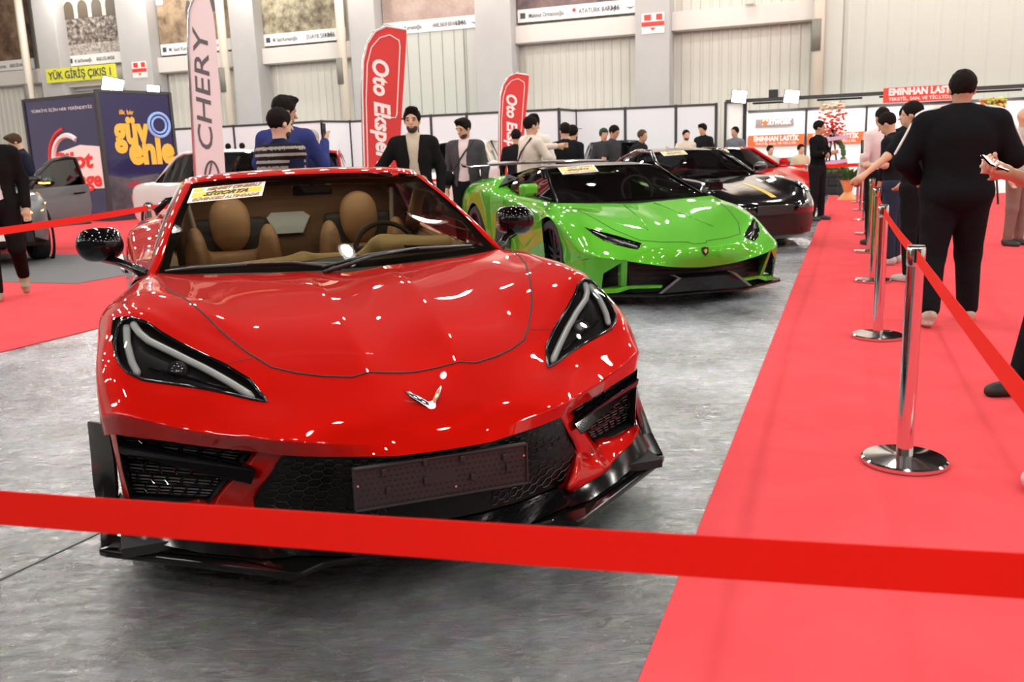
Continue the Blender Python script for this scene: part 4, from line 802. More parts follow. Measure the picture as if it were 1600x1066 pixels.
    MB().prism([(-.85,.5),(.85,.5),(.8,4.3),(-.8,4.3)], .13, .16).build('underfloor', M_matblack, car)
    for s in (-1, 1):
        st = [(1.36,.78,.811,.86,.79,.925,.735,.953,.60,.93,.18),(1.7,.80,.825,.865,.805,.925,.72,.935,.5,.93,.16),(2.2,.80,.845,.86,.82,.905,.74,.905,.46,.93,.16),(2.7,.77,.87,.85,.855,.905,.78,.90,.5,.95,.16),(3.05,.70,.95,.84,.935,.93,.86,.955,.6,.96,.18),(3.4,.62,1.035,.80,1.01,.93,.93,.965,.80,.965,.55),(3.85,.60,1.035,.78,1.005,.92,.94,.965,.82,.965,.73),(4.25,.58,1.0,.76,.98,.90,.91,.955,.74,.95,.5),(4.5,.56,.95,.74,.94,.87,.87,.93,.68,.92,.42)]
        rows = [sx([(a, y, b), (c, y, d), (e, y, f), (g, y, h), (i, y, j)], s) for (y, a, b, c, d, e, f, g, h, i, j) in st]
        if s == -1: rows = rows[::-1]
        link('body_side', surf(rows, 3, interp=4), M_green, car, True)
        MB().add(sx([(.66,2.98,1.02),(.87,3.02,.935),(.92,3.10,.82),(.80,3.2,.92),(.64,3.45,1.06)], s), [(0, 1, 2, 3, 4)]).build('shoulder_scoop', M_matblack, car)
        MB().grid([sx(r, s) for r in [[(.915,2.55,.60),(.93,2.9,.66)],[(.925,2.5,.3),(.965,2.95,.32)]]]).build('side_scoop', M_matblack, car)
        MB().grid([sx(r, s) for r in [[(.60,2.22,1.115),(.61,2.6,1.13),(.60,2.95,1.09)],[(.71,1.85,.99),(.73,2.4,.99),(.70,3.0,1.0)],[(.80,1.42,.825),(.81,2.3,.85),(.78,3.0,.93)]]]).build('side_window', M_tint, car, auto=1)
        pr = [[(.755,1.36,.815),(.785,1.37,.815),(.80,1.44,.80)],[(.70,1.72,.935),(.725,1.74,.935),(.74,1.80,.92)],[(.61,2.16,1.12),(.635,2.19,1.115),(.65,2.26,1.10)]]
        MB().grid([sx(r, s) for r in pr]).build('windscreen_pillar', M_gloss, car, auto=1)
        wheel(car, .815 * s, 1.20, .34, .245, s, M_rim, mat('caliper_red'), 5); wheel(car, .81 * s, 3.82, .35, .3, s, M_rim)
        mr = blob('door_mirror', lambda P: rbox(P, (.985 * s, 1.63, .935 if s < 0 else .90), (.088, .05, .058), .03, rotm(0, 0, -.3 * s)), (.985 * s - .14, 1.5, .80), (.985 * s + .14, 1.76, 1.05), .01, M_green if s < 0 else M_gloss, car)
        MB().tube(sx([(.80,1.50,.83),(.88,1.58,.86),(.95,1.63,.90)], s), [.02, .018, .025], 8).build('mirror_stalk', M_gloss, mr, smooth=True)
        MB().box((min(.45 * s, .47 * s), 4.2, .96), (max(.45 * s, .47 * s), 4.34, 1.15)).build('wing_strut', M_gloss, car)
    q = MB(); w = [(-.94 + i * .235, 4.30, 1.150 + .018 * math.cos((i - 4) / 4 * 1.4)) for i in range(9)]
    q.grid([[(x, y - .14, z - .012) for x, y, z in w], [(x, y - .08, z + .012) for x, y, z in w], [(x, y + .05, z + .014) for x, y, z in w], [(x, y + .14, z + .03) for x, y, z in w], [(x, y + .05, z - .008) for x, y, z in w], [(x, y - .08, z - .016) for x, y, z in w], [(x, y - .14, z - .012) for x, y, z in w]]); q.build('rear_wing', mat('carbon_gloss', (0.05, 0.05, 0.055), 0.12, coat=1), car, auto=.9)
    half = [[(0,1.385,.80),(.20,1.385,.802),(.40,1.375,.806),(.60,1.365,.811),(.765,1.36,.815)],[(0,1.76,.965),(.19,1.765,.963),(.37,1.77,.956),(.55,1.78,.945),(.70,1.76,.935)],[(0,2.10,1.130),(.16,2.11,1.129),(.32,2.13,1.126),(.47,2.15,1.122),(.61,2.17,1.115)]]
    G = bilerp_fn(mirrored_grid(half)); ws = MB().grid(patch(G, 0, 1, 0, 1, 30, 16)).build('windscreen', glass('smoked_windscreen', (0.45, 0.44, 0.42)), car, smooth=True)
    ring_mb(G, .03, .07, .05, -.004).build('black_border', mat('frit_black'), ws, smooth=True)
    TL, TR, BL = Vector((-.565,2.075,1.112)), Vector((-.185,2.065,1.128)), Vector((-.53,1.93,1.045)); sticker(car, BL + Vector((0, -.012, .014)), TR - TL, TL - BL, .38, .155)
    rows = [[(0,2.10,1.132),(.30,2.12,1.130),(.50,2.15,1.123),(.62,2.20,1.11)],[(0,2.45,1.160),(.30,2.45,1.157),(.50,2.46,1.147),(.62,2.48,1.125)],[(0,2.85,1.140),(.30,2.85,1.137),(.50,2.86,1.127),(.62,2.88,1.10)],[(0,3.4,1.05),(.30,3.4,1.048),(.50,3.4,1.042),(.62,3.4,1.035)]]
    link('roof', surf(mirrored_grid(rows), 3, interp=3), M_gloss, car, True)
    rows = [[(0,3.38,1.05),(.32,3.4,1.045),(.63,3.4,1.035)],[(0,3.85,1.02),(.32,3.85,1.02),(.61,3.85,1.035)],[(0,4.3,.97),(.32,4.3,.97),(.59,4.3,1.0)],[(0,4.5,.94),(.32,4.5,.94),(.57,4.5,.95)]]
    link('engine_cover', surf(mirrored_grid(rows), 2, interp=2), M_green, car, True)
    MB().add([(-.92,4.5,.42),(.92,4.5,.42),(.87,4.5,.87),(.56,4.5,.95),(-.56,4.5,.95),(-.87,4.5,.87)], [(0, 1, 2, 3, 4, 5)]).build('tail_panel', M_gloss, car)
    MB().grid([[(-.78,1.40,.74),(.78,1.40,.74)],[(-.74,1.75,.80),(.74,1.75,.80)],[(-.70,2.0,.76),(.70,2.0,.76)],[(-.7,2.05,.4),(.7,2.05,.4)]]).build('dashboard', mat('dash_grey', (0.06, 0.06, 0.062), 0.6), car)
    th = [(.33 + .17 * math.cos(a), 2.05 + .05 * math.sin(a), .86 + .15 * math.sin(a)) for a in [k * PI / 12 for k in range(25)]]
    MB().tube(th, .018, 8, False).build('steering_wheel', mat('wheel_grey', (0.1, 0.1, 0.1), 0.5), car, smooth=True)
    for s in (-1, 1): blob('car_seat', lambda P: smin(rbox(P, (.36 * s, 2.75, .70), (.22, .10, .34), .07, rotm(-.25, 0, 0)), rbox(P, (.36 * s, 2.45, .38), (.24, .3, .09), .06), .04), (.36 * s - .3, 2.1, .25), (.36 * s + .3, 3.0, 1.12), .03, mat('seat_grey', (0.09, 0.085, 0.085), 0.7), car)
    MB().box((-.75,1.5,.18),(.75,3.1,.22)).box((-.74, 3.08, .2), (.74, 3.12, 1.02)).build('cabin_tub', M_matblack, car)
    return car
lambo = green_car()

# ================================================================== rounded coupe (black one and red one further back)
def coupe(loc, rz, material, label, stripe=False, plate=True):
    car = empty('coupe_car', loc, rz, label, 'car')
    R = [
     [(0,.02,.42),(.2,.03,.42),(.4,.07,.42),(.6,.15,.42),(.76,.27,.42),(.86,.42,.42),(.91,.62,.38)],
     [(0,-.01,.52),(.2,.0,.52),(.4,.05,.525),(.6,.14,.535),(.76,.28,.54),(.87,.44,.54),(.925,.66,.52)],
     [(0,.10,.60),(.2,.11,.605),(.4,.16,.62),(.58,.25,.655),(.73,.36,.675),(.86,.50,.64),(.93,.74,.62)],
     [(0,.35,.69),(.2,.35,.69),(.38,.38,.705),(.55,.45,.765),(.70,.52,.795),(.85,.62,.745),(.935,.86,.69)],
     [(0,.75,.775),(.2,.75,.775),(.38,.76,.785),(.54,.80,.84),(.68,.86,.865),(.83,.92,.82),(.94,1.0,.72)],
     [(0,1.15,.83),(.2,1.15,.832),(.38,1.16,.84),(.54,1.18,.875),(.68,1.20,.895),(.83,1.22,.845),(.94,1.22,.70)],
     [(0,1.45,.865),(.2,1.46,.868),(.38,1.50,.875),(.54,1.54,.89),(.70,1.58,.90),(.84,1.55,.845),(.935,1.45,.60)]]
    me = surf(mirrored_grid(R), 3, interp=4); link('front_body', me, material, car, True)
    from mathutils.bvhtree import BVHTree
    bm = bmesh.new(); bm.from_mesh(me); t = BVHTree.FromBMesh(bm); bm.free()
    for s in (-1, 1):
        h = t.find_nearest(Vector((.71 * s, .44, .75))); L = MB().lathe([(0, .03), (.05, .027), (.085, .015), (.105, -.004)], 24, h[0] - h[1] * .006, h[1]).build('headlight', M_lens, car, smooth=True)
        MB().lathe([(0, .0), (.10, .002), (.108, .006), (.116, 0)], 24, h[0] - h[1] * .002, h[1]).build('lamp_ring', M_gloss, L, smooth=True)
        MB().lathe([(0, .02), (.03, .017), (.035, 0)], 16, h[0], h[1]).build('projector', M_silver, L, smooth=True)
        st = [(1.45,.70,.905,.82,.88,.905,.78,.935,.60,.90,.2),(2.0,.72,.93,.83,.90,.905,.80,.925,.5,.90,.18),(2.6,.72,.945,.84,.91,.91,.82,.925,.5,.90,.18),(3.1,.70,.95,.85,.92,.93,.84,.95,.6,.92,.22),(3.5,.66,.945,.84,.92,.94,.85,.965,.74,.965,.62),(3.9,.6,.90,.80,.89,.92,.82,.955,.72,.95,.6),(4.35,.5,.80,.72,.80,.86,.74,.90,.62,.88,.4)]
        rows = [sx([(a, y, b), (c, y, d), (e, y, f), (g, y, h2), (i, y, j)], s) for (y, a, b, c, d, e, f, g, h2, i, j) in st]
        link('body_side', surf(rows if s == 1 else rows[::-1], 2, interp=3), material, car, True)
        MB().grid([sx(r, s) for r in [[(.55,2.35,1.275),(.57,2.8,1.27),(.54,3.3,1.17)],[(.66,2.0,1.12),(.69,2.7,1.12),(.66,3.5,1.06)],[(.74,1.65,.93),(.77,2.5,.945),(.73,3.6,.96)]]]).build('side_window', M_tint, car, auto=1)
        MB().tube(sx([(.71,1.58,.91),(.65,1.95,1.08),(.565,2.3,1.255),(.56,2.8,1.275),(.55,3.3,1.18),(.64,3.75,.98)], s), .028, 8).build('roof_rail', material, car, smooth=True)
        wheel(car, .79 * s, 1.02, .34, .24, s, M_rim); wheel(car, .80 * s, 3.45, .35, .29, s, M_rim)
        mr = blob('door_mirror', lambda P: ell(P, (.98 * s, 1.85, .99), (.11, .07, .075)), (.98 * s - .14, 1.74, .88), (.98 * s + .14, 1.96, 1.1), .016, material, car)
        MB().tube(sx([(.80,1.85,.91),(.93,1.85,.95)], s), .018, 6).build('mirror_stalk', M_gloss, mr)
        MB().add(sx([(.42,.075,.40),(.80,.33,.40),(.80,.36,.20),(.50,.12,.20)], s), [(0, 1, 2, 3)]).build('corner_intake', M_matblack, car)
    lo = [(0,.02,.42),(.2,.03,.42),(.4,.07,.42),(.6,.15,.42),(.76,.27,.42),(.86,.42,.42),(.91,.62,.38)]
    rows = [lo, [(x, y + .0, .28) for x, y, z in lo], [(x * .98, y + .03, .16) for x, y, z in lo], [(x * .99, y - .02, .12) for x, y, z in lo], [(x * .99, y + .1, .11) for x, y, z in lo]]
    MB().grid(mirrored_grid(rows)[::-1]).build('front_apron', M_satin, car, auto=.9)
    if plate: MB().box((-.26, -.035, .43), (.26, -.015, .545)).build('plate_frame', mat('plate_plastic'), car, bevel=.004)
    half = [[(0,1.50,.875),(.20,1.505,.877),(.38,1.54,.885),(.55,1.575,.895),(.69,1.60,.905)],[(0,1.92,1.08),(.19,1.93,1.08),(.36,1.95,1.08),(.51,1.97,1.075),(.635,1.98,1.07)],[(0,2.28,1.262),(.16,2.285,1.261),(.30,2.295,1.259),(.44,2.31,1.254),(.55,2.33,1.245)]]
    G = bilerp_fn(mirrored_grid(half)); ws = MB().grid(patch(G, 0, 1, 0, 1, 24, 12)).build('windscreen', M_tint, car, smooth=True)
    TL, TR, BL = Vector((-.50,2.23,1.232)), Vector((-.12,2.225,1.245)), Vector((-.47,2.10,1.172)); sticker(car, BL + Vector((0, -.015, .018)), TR - TL, TL - BL, .38, .14)
    rows = [[(0,2.28,1.262),(.28,2.29,1.26),(.55,2.33,1.245)],[(0,2.65,1.298),(.28,2.65,1.296),(.56,2.66,1.28)],[(0,3.1,1.26),(.28,3.1,1.258),(.55,3.1,1.235)],[(0,3.7,1.05),(.28,3.7,1.045),(.60,3.7,1.01)],[(0,4.2,.87),(.28,4.2,.87),(.6,4.2,.85)],[(0,4.4,.80),(.28,4.4,.80),(.6,4.4,.79)]]
    link('roof', surf(mirrored_grid(rows), 2, interp=3), material, car, True)
    MB().add([(-.88,4.38,.4),(.88,4.38,.4),(.72,4.4,.8),(-.72,4.4,.8)], [(0, 1, 2, 3)]).build('tail_panel', M_gloss, car)
    if stripe:
        pts = [(0.10, y) for y in (.25, .45, .7, .95)]; m = MB()
        m.grid([[t.find_nearest(Vector((x, y, .5 + y * .3)))[0] + Vector((0, -.001, .003)) for x in (.06, .10, .14)] for y in (.20, .3, .45, .6, .75, .9)]); m.build('hood_stripe', mat('yellow_stripe', (0.75, 0.5, 0.05), 0.3, coat=.6), car)
    MB().prism([(-.8,.5),(.8,.5),(.8,4.2),(-.8,4.2)], .15, .2).build('underfloor', M_matblack, car)
    return car
M_blackpaint = mat('black_paint', (0.004, 0.004, 0.005), 0.08, coat=1.0)
coupe((3.35, 11.2, 0), 0.30, M_blackpaint, 'glossy black rounded coupe with a yellow hood stripe, behind the green car', True)
coupe((5.05, 15.6, 0), 0.30, paint('bright_red_paint', (0.5, 0.012, 0.012), (0, 0, 0)), 'small red coupe, furthest in the row of show cars', False)

# ================================================================== everyday cars on the stands behind
def street_car(loc, rz, material, label, L=4.6, Wd=1.82, H=1.45, hood=0.92, kind='sedan', name='saloon_car', door_open=False, lamp=None):
    car = empty(name, loc, rz, label, 'car'); w = Wd / 2; suv = kind == 'suv'; deck = hood + .12
    z0 = .24 if suv else .18; ar = .38 if suv else .33; f, r = .88, L - .95; cow = 1.25
    st = [(0.0, .62, .52, .60, .40), (.08, .80, .66, .72, .33), (.35, .92, .80, .84, .3), (.85, .97, .90, .90, .3), (cow, 1.0, .97, .95, .28), (cow + .9, 1.0, 1.0, 1.0, .28), (L - 1.6, 1.0, 1.0, 1.0, .28), (L - .8, .98, .97, .97, .28), (L - .12, .90, .90, .85, .32), (L, .78, .8, .70, .4)]
    rows = []
    for i, (y, wx, zz, cx, zl) in enumerate(st):
        zt = hood * (.72 if i == 0 else .86 if i == 1 else .93 if i == 2 else .98 if i == 3 else 1.0) if i < 5 else hood + .03 + (.06 if i < 8 else .0)
        if i == len(st) - 1: zt = hood * .8
        rows.append([(0, y - (.06 if i == 0 else 0), zt + .015), (w * wx * .55, y - (.03 if i == 0 else 0), zt + .01), (w * wx * .88, y, zt - .02), (w * wx, y, zt - .13), (w * wx, y, .45), (w * wx * .97, y, zl)])
    link('body', surf(mirrored_grid(rows), 3, interp=3), material, car, True)
    # glasshouse
    yr = L - (.55 if suv else 1.0); zb = hood - .01; tw = w * .72
    g = [[(0, cow - .05, zb), (w * .5, cow, zb), (w * .86, cow + .1, zb)], [(0, cow + .72, H - .04), (tw * .6, cow + .74, H - .045), (tw, cow + .82, H - .07)], [(0, (cow + yr) / 2, H), (tw * .6, (cow + yr) / 2, H - .005), (tw * 1.02, (cow + yr) / 2, H - .035)], [(0, yr - .62 if not suv else yr - .2, H - .05), (tw * .6, yr - .62 if not suv else yr - .2, H - .055), (tw * .97, yr - .66 if not suv else yr - .25, H - .09)], [(0, yr + .1, zb + .06), (w * .5, yr + .08, zb + .06), (w * .84, yr, zb + .06)]]
    G = bilerp_fn(mirrored_grid(g))
    MB().grid(patch(G, 0.06, .94, 0.0, .25, 16, 8)).build('windscreen', M_tint, car, smooth=True)
    MB().grid(patch(G, 0.0, 1, .235, .76, 16, 12, -.004)).build('roof', material, car, smooth=True)
    MB().grid(patch(G, 0.06, .94, .75, 1, 16, 8)).build('rear_screen', M_tint, car, smooth=True)
    for s in (-1, 1):
        e = [tuple(G((s + 1) / 2, v)) for v in (0, .06, .12, .19, .25, .375, .5, .62, .75, .87, 1)]
        b = [(w * .93 * s, p[1], zb + .02) for p in e]; MB().grid([e, b]).build('side_window', M_tint, car)
        MB().tube(e, .03, 6).build('roof_rail', material, car, smooth=True)
        MB().tube([e[4 if not suv else 5], ((w * .9) * s, (cow + yr) / 2, zb + .02)], .022, 6).build('door_pillar', M_gloss, car)
        wheel(car, (w - .13) * s, f, ar - .03, .22, s, M_rim if material is not mat('white_car_paint', (0.75, 0.75, 0.76), 0.25, coat=1) else M_silver); wheel(car, (w - .13) * s, r, ar - .03, .22, s, M_silver)
        for yy in (f, r): MB().lathe([(ar - .04, 0), (ar + .02, 0), (ar + .03, .02), (ar - .04, .02)], 28, (w * s, yy, ar - .03), (s, 0, 0)).build('wheel_arch', M_matblack, car)
        hp = [(w * .50 * s, -.012, hood * .66), (w * .80 * s, .10, hood * .70), (w * .90 * s, .30, hood * .80), (w * .84 * s, .27, hood * .83), (w * .52 * s, .02, hood * .74)]
        hl = MB().add([(x * 1.01, y - .03, z) for x, y, z in hp], [(0, 1, 2, 3, 4)]).build('headlight', lamp or M_led, car)
        MB().add([(w * .70 * s, L + .005, hood * .70), (w * .90 * s, L - .09, hood * .72), (w * .90 * s, L - .09, hood * .84), (w * .68 * s, L - .02, hood * .82)], [(0, 1, 2, 3)]).build('tail_light', mat('tail_red', (0.5, 0.01, 0.01), 0.2, coat=1), car)
        mr = blob('door_mirror', lambda P: ell(P, ((w + .12) * s, cow + .42, hood + .10), (.12, .07, .075)), ((w + .12) * s - .15, cow + .3, hood - .02), ((w + .12) * s + .15, cow + .54, hood + .22), .02, material if not suv or lamp is None else M_gloss, car)
    MB().box((-w * .62, -.10, .30), (w * .62, .02, .52)).build('front_grille', M_gloss, car, bevel=.02)
    MB().box((-.26, -.125, .36), (.26, -.10, .47)).build('plate', M_white, car)
    MB().prism([(-w * .9, .3), (w * .9, .3), (w * .9, L - .3), (-w * .9, L - .3)], z0, z0 + .05).build('underfloor', M_matblack, car)
    return car
M_whitecar = mat('white_car_paint', (0.75, 0.75, 0.76), 0.25, coat=1); M_greycar = paint('grey_metallic_paint', (0.16, 0.165, 0.17), (0, 0, 0))
M_amberlit = mat('lit_amber_lamp', (0.9, 0.35, 0.05), 0.3, emis=(1.0, 0.42, 0.05), estr=9.0)
# ================================================================== people
SKIN = {'a': (0.62, 0.36, 0.24), 'b': (0.50, 0.28, 0.18), 'c': (0.70, 0.44, 0.33)}
def cloth(name, c, sc=9, st=0.55): return mat('cloth_' + name, c, 0.9, bump=(sc, st, 0.03), spec=0.05)
def person(label, loc, rz, H=1.75, top='black', tcol=(0.012, 0.012, 0.013), sleeve='long', bottom=(0.012, 0.012, 0.014), shoe=(0.03, 0.03, 0.03), skin='a', hair=(0.012, 0.009, 0.008), hairstyle='short',
           arms=None, legs=None, lean=0.0, head=(0.0, 0.0), res=0.022, wide=1.0, sit=False, beard=False, jacket=None, extra=None, group=None, face=True, loose=0.0):
    """local frame: faces -y, its left hand at +x; arms/legs: [(joint, end) for -x, +x]"""
    k = H / 1.75; o = empty('person', (loc[0], loc[1], 0), rz, label, 'person', group)
    V = lambda x, y, z: np.array([x, y, z], float)
    hz = .52 if sit else .93
    hips = [V(-.09, 0, hz), V(.09, 0, hz)]; drop = .93 - hz
    if legs is None: legs = [((-.10, -.01, .49), (-.11, .02, .08)), ((.10, -.01, .49), (.11, .02, .08))] if not sit else [((-.12, -.42, .50), (-.12, -.40, .08)), ((.12, -.42, .50), (.12, -.40, .08))]
    L = lambda z: V(0, -lean * max(z - hz, 0), z)                      # spine
    zc = [hz + .04, hz + .17, hz + .34, hz + .47, hz + .57, hz + .70]
    sh = [L(hz + .475) + V(-.180 * wide, 0, 0), L(hz + .475) + V(.180 * wide, 0, 0)]
    if arms is None: arms = [((-.25 * wide, .03, 1.15 - drop), (-.25 * wide, -.06, .89 - drop)), ((.25 * wide, .03, 1.15 - drop), (.25 * wide, -.06, .89 - drop))]
    arms = [(V(*a), V(*b)) for a, b in arms]; legs = [(V(*a), V(*b)) for a, b in legs]
    hc = L(hz + .70) + V(0, -.02 - .06 * head[1], -.02 * head[1]); Rh = rotm(head[1] * .9, 0, 0); Rh = rotm(0, 0, head[0]) @ Rh
    hp = lambda x, y, z: hc + Rh @ V(x, y, z)
    def torso(P, g=0.0):
        w = wide
        d = ell(P, L(hz + .02), (.165 * w + g, .115 * w + g, .13 + g)); d = smin(d, ell(P, L(hz + .20), (.148 * w + g, .10 * w + g, .17 + g)), .08)
        d = smin(d, ell(P, L(hz + .38), (.180 * w + g, .115 * w + g, .16 + g)), .08); return smin(d, np.minimum(cap(P, L(hz + .535), sh[0], .050 + g, .052 + g), cap(P, L(hz + .535), sh[1], .050 + g, .052 + g)), .05)
    def legsf(P, g=0.0, end=1.0):
        d = None
        for hpj, (kn, an) in zip(hips, legs):
            q = smin(cap(P, hpj, kn, .088 * wide + g, .058 + g), cap(P, kn, kn + (an - kn) * end, .056 + g, .040 + g), .03); d = q if d is None else smin(d, q, .03)
        return smin(d, ell(P, L(hz), (.16 * wide + g, .115 * wide + g, .12 + g)), .05)
    def armf(P, g=0.0, end=1.0, only=None):
        d = None
        for i, (s0, (el, wr)) in enumerate(zip(sh, arms)):
            q = cap(P, s0, el, .056 * (.6 + .4 * wide) + g, .042 + g)
            if end > 0: q = smin(q, cap(P, el, el + (wr - el) * end, .041 + g, .030 + g), .03)
            d = q if d is None else np.minimum(d, q)
        return d
    def handf(P):
        d = None
        for i, (el, wr) in enumerate(arms):
            u = (wr - el) / np.linalg.norm(wr - el); s = -1 if i == 0 else 1; v = np.cross(u, [0, 1, 0] if abs(u[1]) < .8 else [1, 0, 0]); v /= np.linalg.norm(v); n = np.cross(u, v)
            q = cap(P, wr, wr + u * .07, .030, .036)
            for j in range(4):
                a = wr + u * .085 + v * (j - 1.5) * .021; b = a + u * (.05 - .008 * abs(j - 1.2)) + n * .012; q = smin(q, smin(cap(P, a, b, .011, .010), cap(P, b, b + u * .02 + n * .022, .010, .009), .005), .010)
            q = smin(q, cap(P, wr + u * .03 - v * .03, wr + u * .075 - v * .052 + n * .02, .014, .011), .015); d = q if d is None else np.minimum(d, q)
        return d
    def headf(P):
        d = ell(P, hp(0, .012, .03), (.076, .094, .098), Rh); d = smin(d, ell(P, hp(0, -.025, -.045), (.055, .060, .068), Rh), .035)
        d = smin(d, cap(P, hp(0, -.088, .01), hp(0, -.112, -.025), .009, .014), .014); d = smin(d, ell(P, hp(0, -.078, -.060), (.028, .014, .012), Rh), .012)
        for s in (-1, 1):
            d = smin(d, ell(P, hp(.078 * s, .012, -.002), (.010, .020, .032), Rh), .008); d = smin(d, ell(P, hp(.034 * s, -.070, .030), (.030, .016, .011), Rh), .012)
        return d
    sk = mat('skin_' + skin, SKIN[skin], 0.5); sc = Matrix.Scale(k, 4)
    def part(fn, name, m, lo, hi, h, parent=o):
        q = blob(name, fn, lo, hi, h, m, parent); q.data.transform(sc); return q
    pts = np.array([p for pr in arms + legs for p in pr] + [hc] + sh); lo = pts.min(0) - [.16, .2, .12]; hi = pts.max(0) + [.16, .2, .16]; lo[2] = max(lo[2], -.02)
    lo = np.minimum(lo, [-.26 * wide, -.2, 0]); hi = np.maximum(hi, [.26 * wide, .2, 0])
    body = part(lambda P: smin(smin(smin(np.minimum(torso(P, -.022), legsf(P, -.02)), armf(P, -.004), .02), np.minimum(handf(P), 9), .012), smin(headf(P), cap(P, L(hz + .50), hc + Rh @ V(0, .02, -.05), .056, .050), .03), .03), 'body', sk, lo, hi, res)
    ml = cloth(top, tcol)
    e = 1.0 if sleeve == 'long' else 0.02
    def topf(P):
        g_ = loose; d = smin(torso(P, .012 + g_), armf(P, .012 + g_ * .7 if sleeve == 'long' else .016, .93 if sleeve == 'long' else 0.0) if sleeve == 'long' else armshort(P), .035)
        d = smin(d, cap(P, L(hz + .51), L(hz + .565), .060, .056), .02); z = P[..., 2]; d = smin(d, ell(P, L(hz + .0), (.152 * wide + g_, .125 * wide + g_, .12)), .06) if loose else d; return np.maximum(d, (hz - .09 - loose * 1.5) - z)
    def armshort(P):
        d = None
        for s0, (el, wr) in zip(sh, arms):
            q = cap(P, s0, s0 + (el - s0) * .72, .062 + .01 * wide, .060); d = q if d is None else np.minimum(d, q)
        return d
    tp = part(topf, 'jacket' if jacket == 'whole' else 'shirt', ml, lo, hi, res * .9)
    part(lambda P: np.maximum(legsf(P, .018 + loose * .45, .93), P[..., 2] - (hz + .06)), 'trousers', cloth('trousers_%d' % int(sum(bottom) * 1e4), bottom), lo, hi, res)
    for (kn, an), s in zip(legs, (-1, 1)):
        f0 = (an - kn) / np.linalg.norm(an - kn); tilt = float(np.clip(-f0[1], -1, 1)); fwd = V(0, -1, 0) if abs(tilt) < .35 else V(0, -.75, -.66 if tilt < 0 else .2); fwd = fwd / np.linalg.norm(fwd)
        a = an + V(0, .03, -.015); b = an + fwd * .15 + V(.01 * s, 0, -.042); b[2] = max(b[2], .028)
        part(lambda P: np.maximum(smin(smin(cap(P, a, b, .046, .034), cap(P, an + V(0, 0, .01), an + V(0, .0, -.02), .042, .05), .03), ell(P, (a + b) / 2 - V(0, 0, .02), (.046, .12, .03)), .02), -(P[..., 2] - (.004 if an[2] < .12 else -9))), 'shoe', mat('shoe_%d' % int(sum(shoe) * 1e4), shoe, 0.6), np.minimum(a, b) - .11, np.maximum(a, b) + .11, .012)
    hm = mat('hair_%d' % int(sum(hair) * 1e4), hair, 0.85, bump=(160, 0.8, 0.003), spec=0.1); hr = .013 if res > .018 else .009
    def hairf(P):
        Q = (P - hc) @ Rh; g = {'short': .007, 'quiff': .010, 'crop': .006, 'bald': -.01, 'cap': .014}[hairstyle]
        d = ell(P, hp(0, .018, .042), (.080 + g, .096 + g, .092 + g), Rh)
        if hairstyle == 'quiff': d = smin(d, ell(P, hp(.01, -.055, .115), (.065, .055, .035), Rh), .03)
        cut = np.maximum(-Q[..., 2] - (.045 if True else 0) + np.clip(-Q[..., 1] * 1.5, -.05, .12), -(Q[..., 1] + .072 + .5 * (Q[..., 2] - .07)) if hairstyle != 'quiff' else -(Q[..., 1] + .080 + .5 * (Q[..., 2] - .085)))
        d = d + .0035 * np.sin(P[..., 0] * 95 + 2 * np.sin(P[..., 2] * 60)) * np.sin(P[..., 1] * 80 + P[..., 2] * 50); return np.maximum(d, cut)
    if hairstyle != 'bald': part(hairf, 'cap' if hairstyle == 'cap' else 'hair', hm, hc - .16, hc + .18, hr)
    if hairstyle == 'cap': part(lambda P: rbox(P, hp(0, -.12, .07), (.06, .06, .006), .005, Rh), 'cap_peak', hm, hc - .25, hc + .2, .012)
    if beard: part(lambda P: np.maximum(np.maximum(ell(P, hp(0, -.026, -.056), (.0575, .0645, .065), Rh), ((P - hc) @ Rh)[..., 2] + .048), -ell(P, hp(0, -.092, -.060), (.026, .03, .009), Rh)), 'beard', mat('beard_hair', (0.05, 0.03, 0.022), 0.8), hc - .16, hc + .12, hr)
    if face and res <= .019:
        ey = mat('eye_dark', (0.02, 0.012, 0.01), 0.2)
        for s in (-1, 1):
            q = MB(); c = hp(.031 * s, -.083, .008) * k; q.tube([c + Rh @ V(-.014, 0, 0) * k, c, c + Rh @ V(.014, 0, 0) * k], [.002, .0055, .002], 6).build('eye', ey, o, smooth=True)
            q = MB(); c = hp(.033 * s, -.088, .034) * k; q.tube([c + Rh @ V(-.02, .004, -.003) * k, c, c + Rh @ V(.02, .008, -.002) * k], [.003, .004, .002], 6).build('eyebrow', hm, o, smooth=True)
        c = hp(0, -.091, -.058) * k; MB().tube([c + Rh @ V(-.024, .008, 0) * k, c, c + Rh @ V(.024, .008, 0) * k], [.002, .005, .002], 6).build('mouth', mat('lip', (0.35, 0.12, 0.1), 0.5), o, smooth=True)
    if jacket and jacket != 'whole':            # open jacket over the shirt
        jm = cloth('jacket_%d' % int(sum(jacket) * 1e4), jacket)
        def jf(P):
            d = smin(torso(P, .024), armf(P, .015, .93), .035); d = smin(d, ell(P, L(hz + .02) + V(0, .01, -.03), (.175 * wide, .135, .15)), .05)
            x, y, z = P[..., 0], P[..., 1], P[..., 2]; open_ = np.maximum(np.abs(x) - (.040 + np.clip((z - hz - .30), 0, .3) * .12 + np.clip(hz + .3 - z, 0, .5) * .14), y + .03)
            return np.maximum(np.maximum(d, -open_), np.maximum((hz - .14) - z, z - (hz + .565)))
        part(jf, 'jacket', jm, lo - [0, .04, 0], hi + [0, .04, 0], res * .9)
    if extra: extra(o, k, dict(L=L, sh=sh, arms=arms, hc=hc, hp=hp, hz=hz, part=part, lo=lo, hi=hi, legs=legs, torso=torso, armf=armf))
    return o
def spot(u, v, H):                   # ground position of somebody H tall whose head top shows at (u, v)
    p = at_z(u, v, H); return (p.x, p.y)
def face_to(loc, dx, dy): return math.atan2(dx, -dy)       # heading so that local -y looks along (dx, dy)
AWAY = math.pi
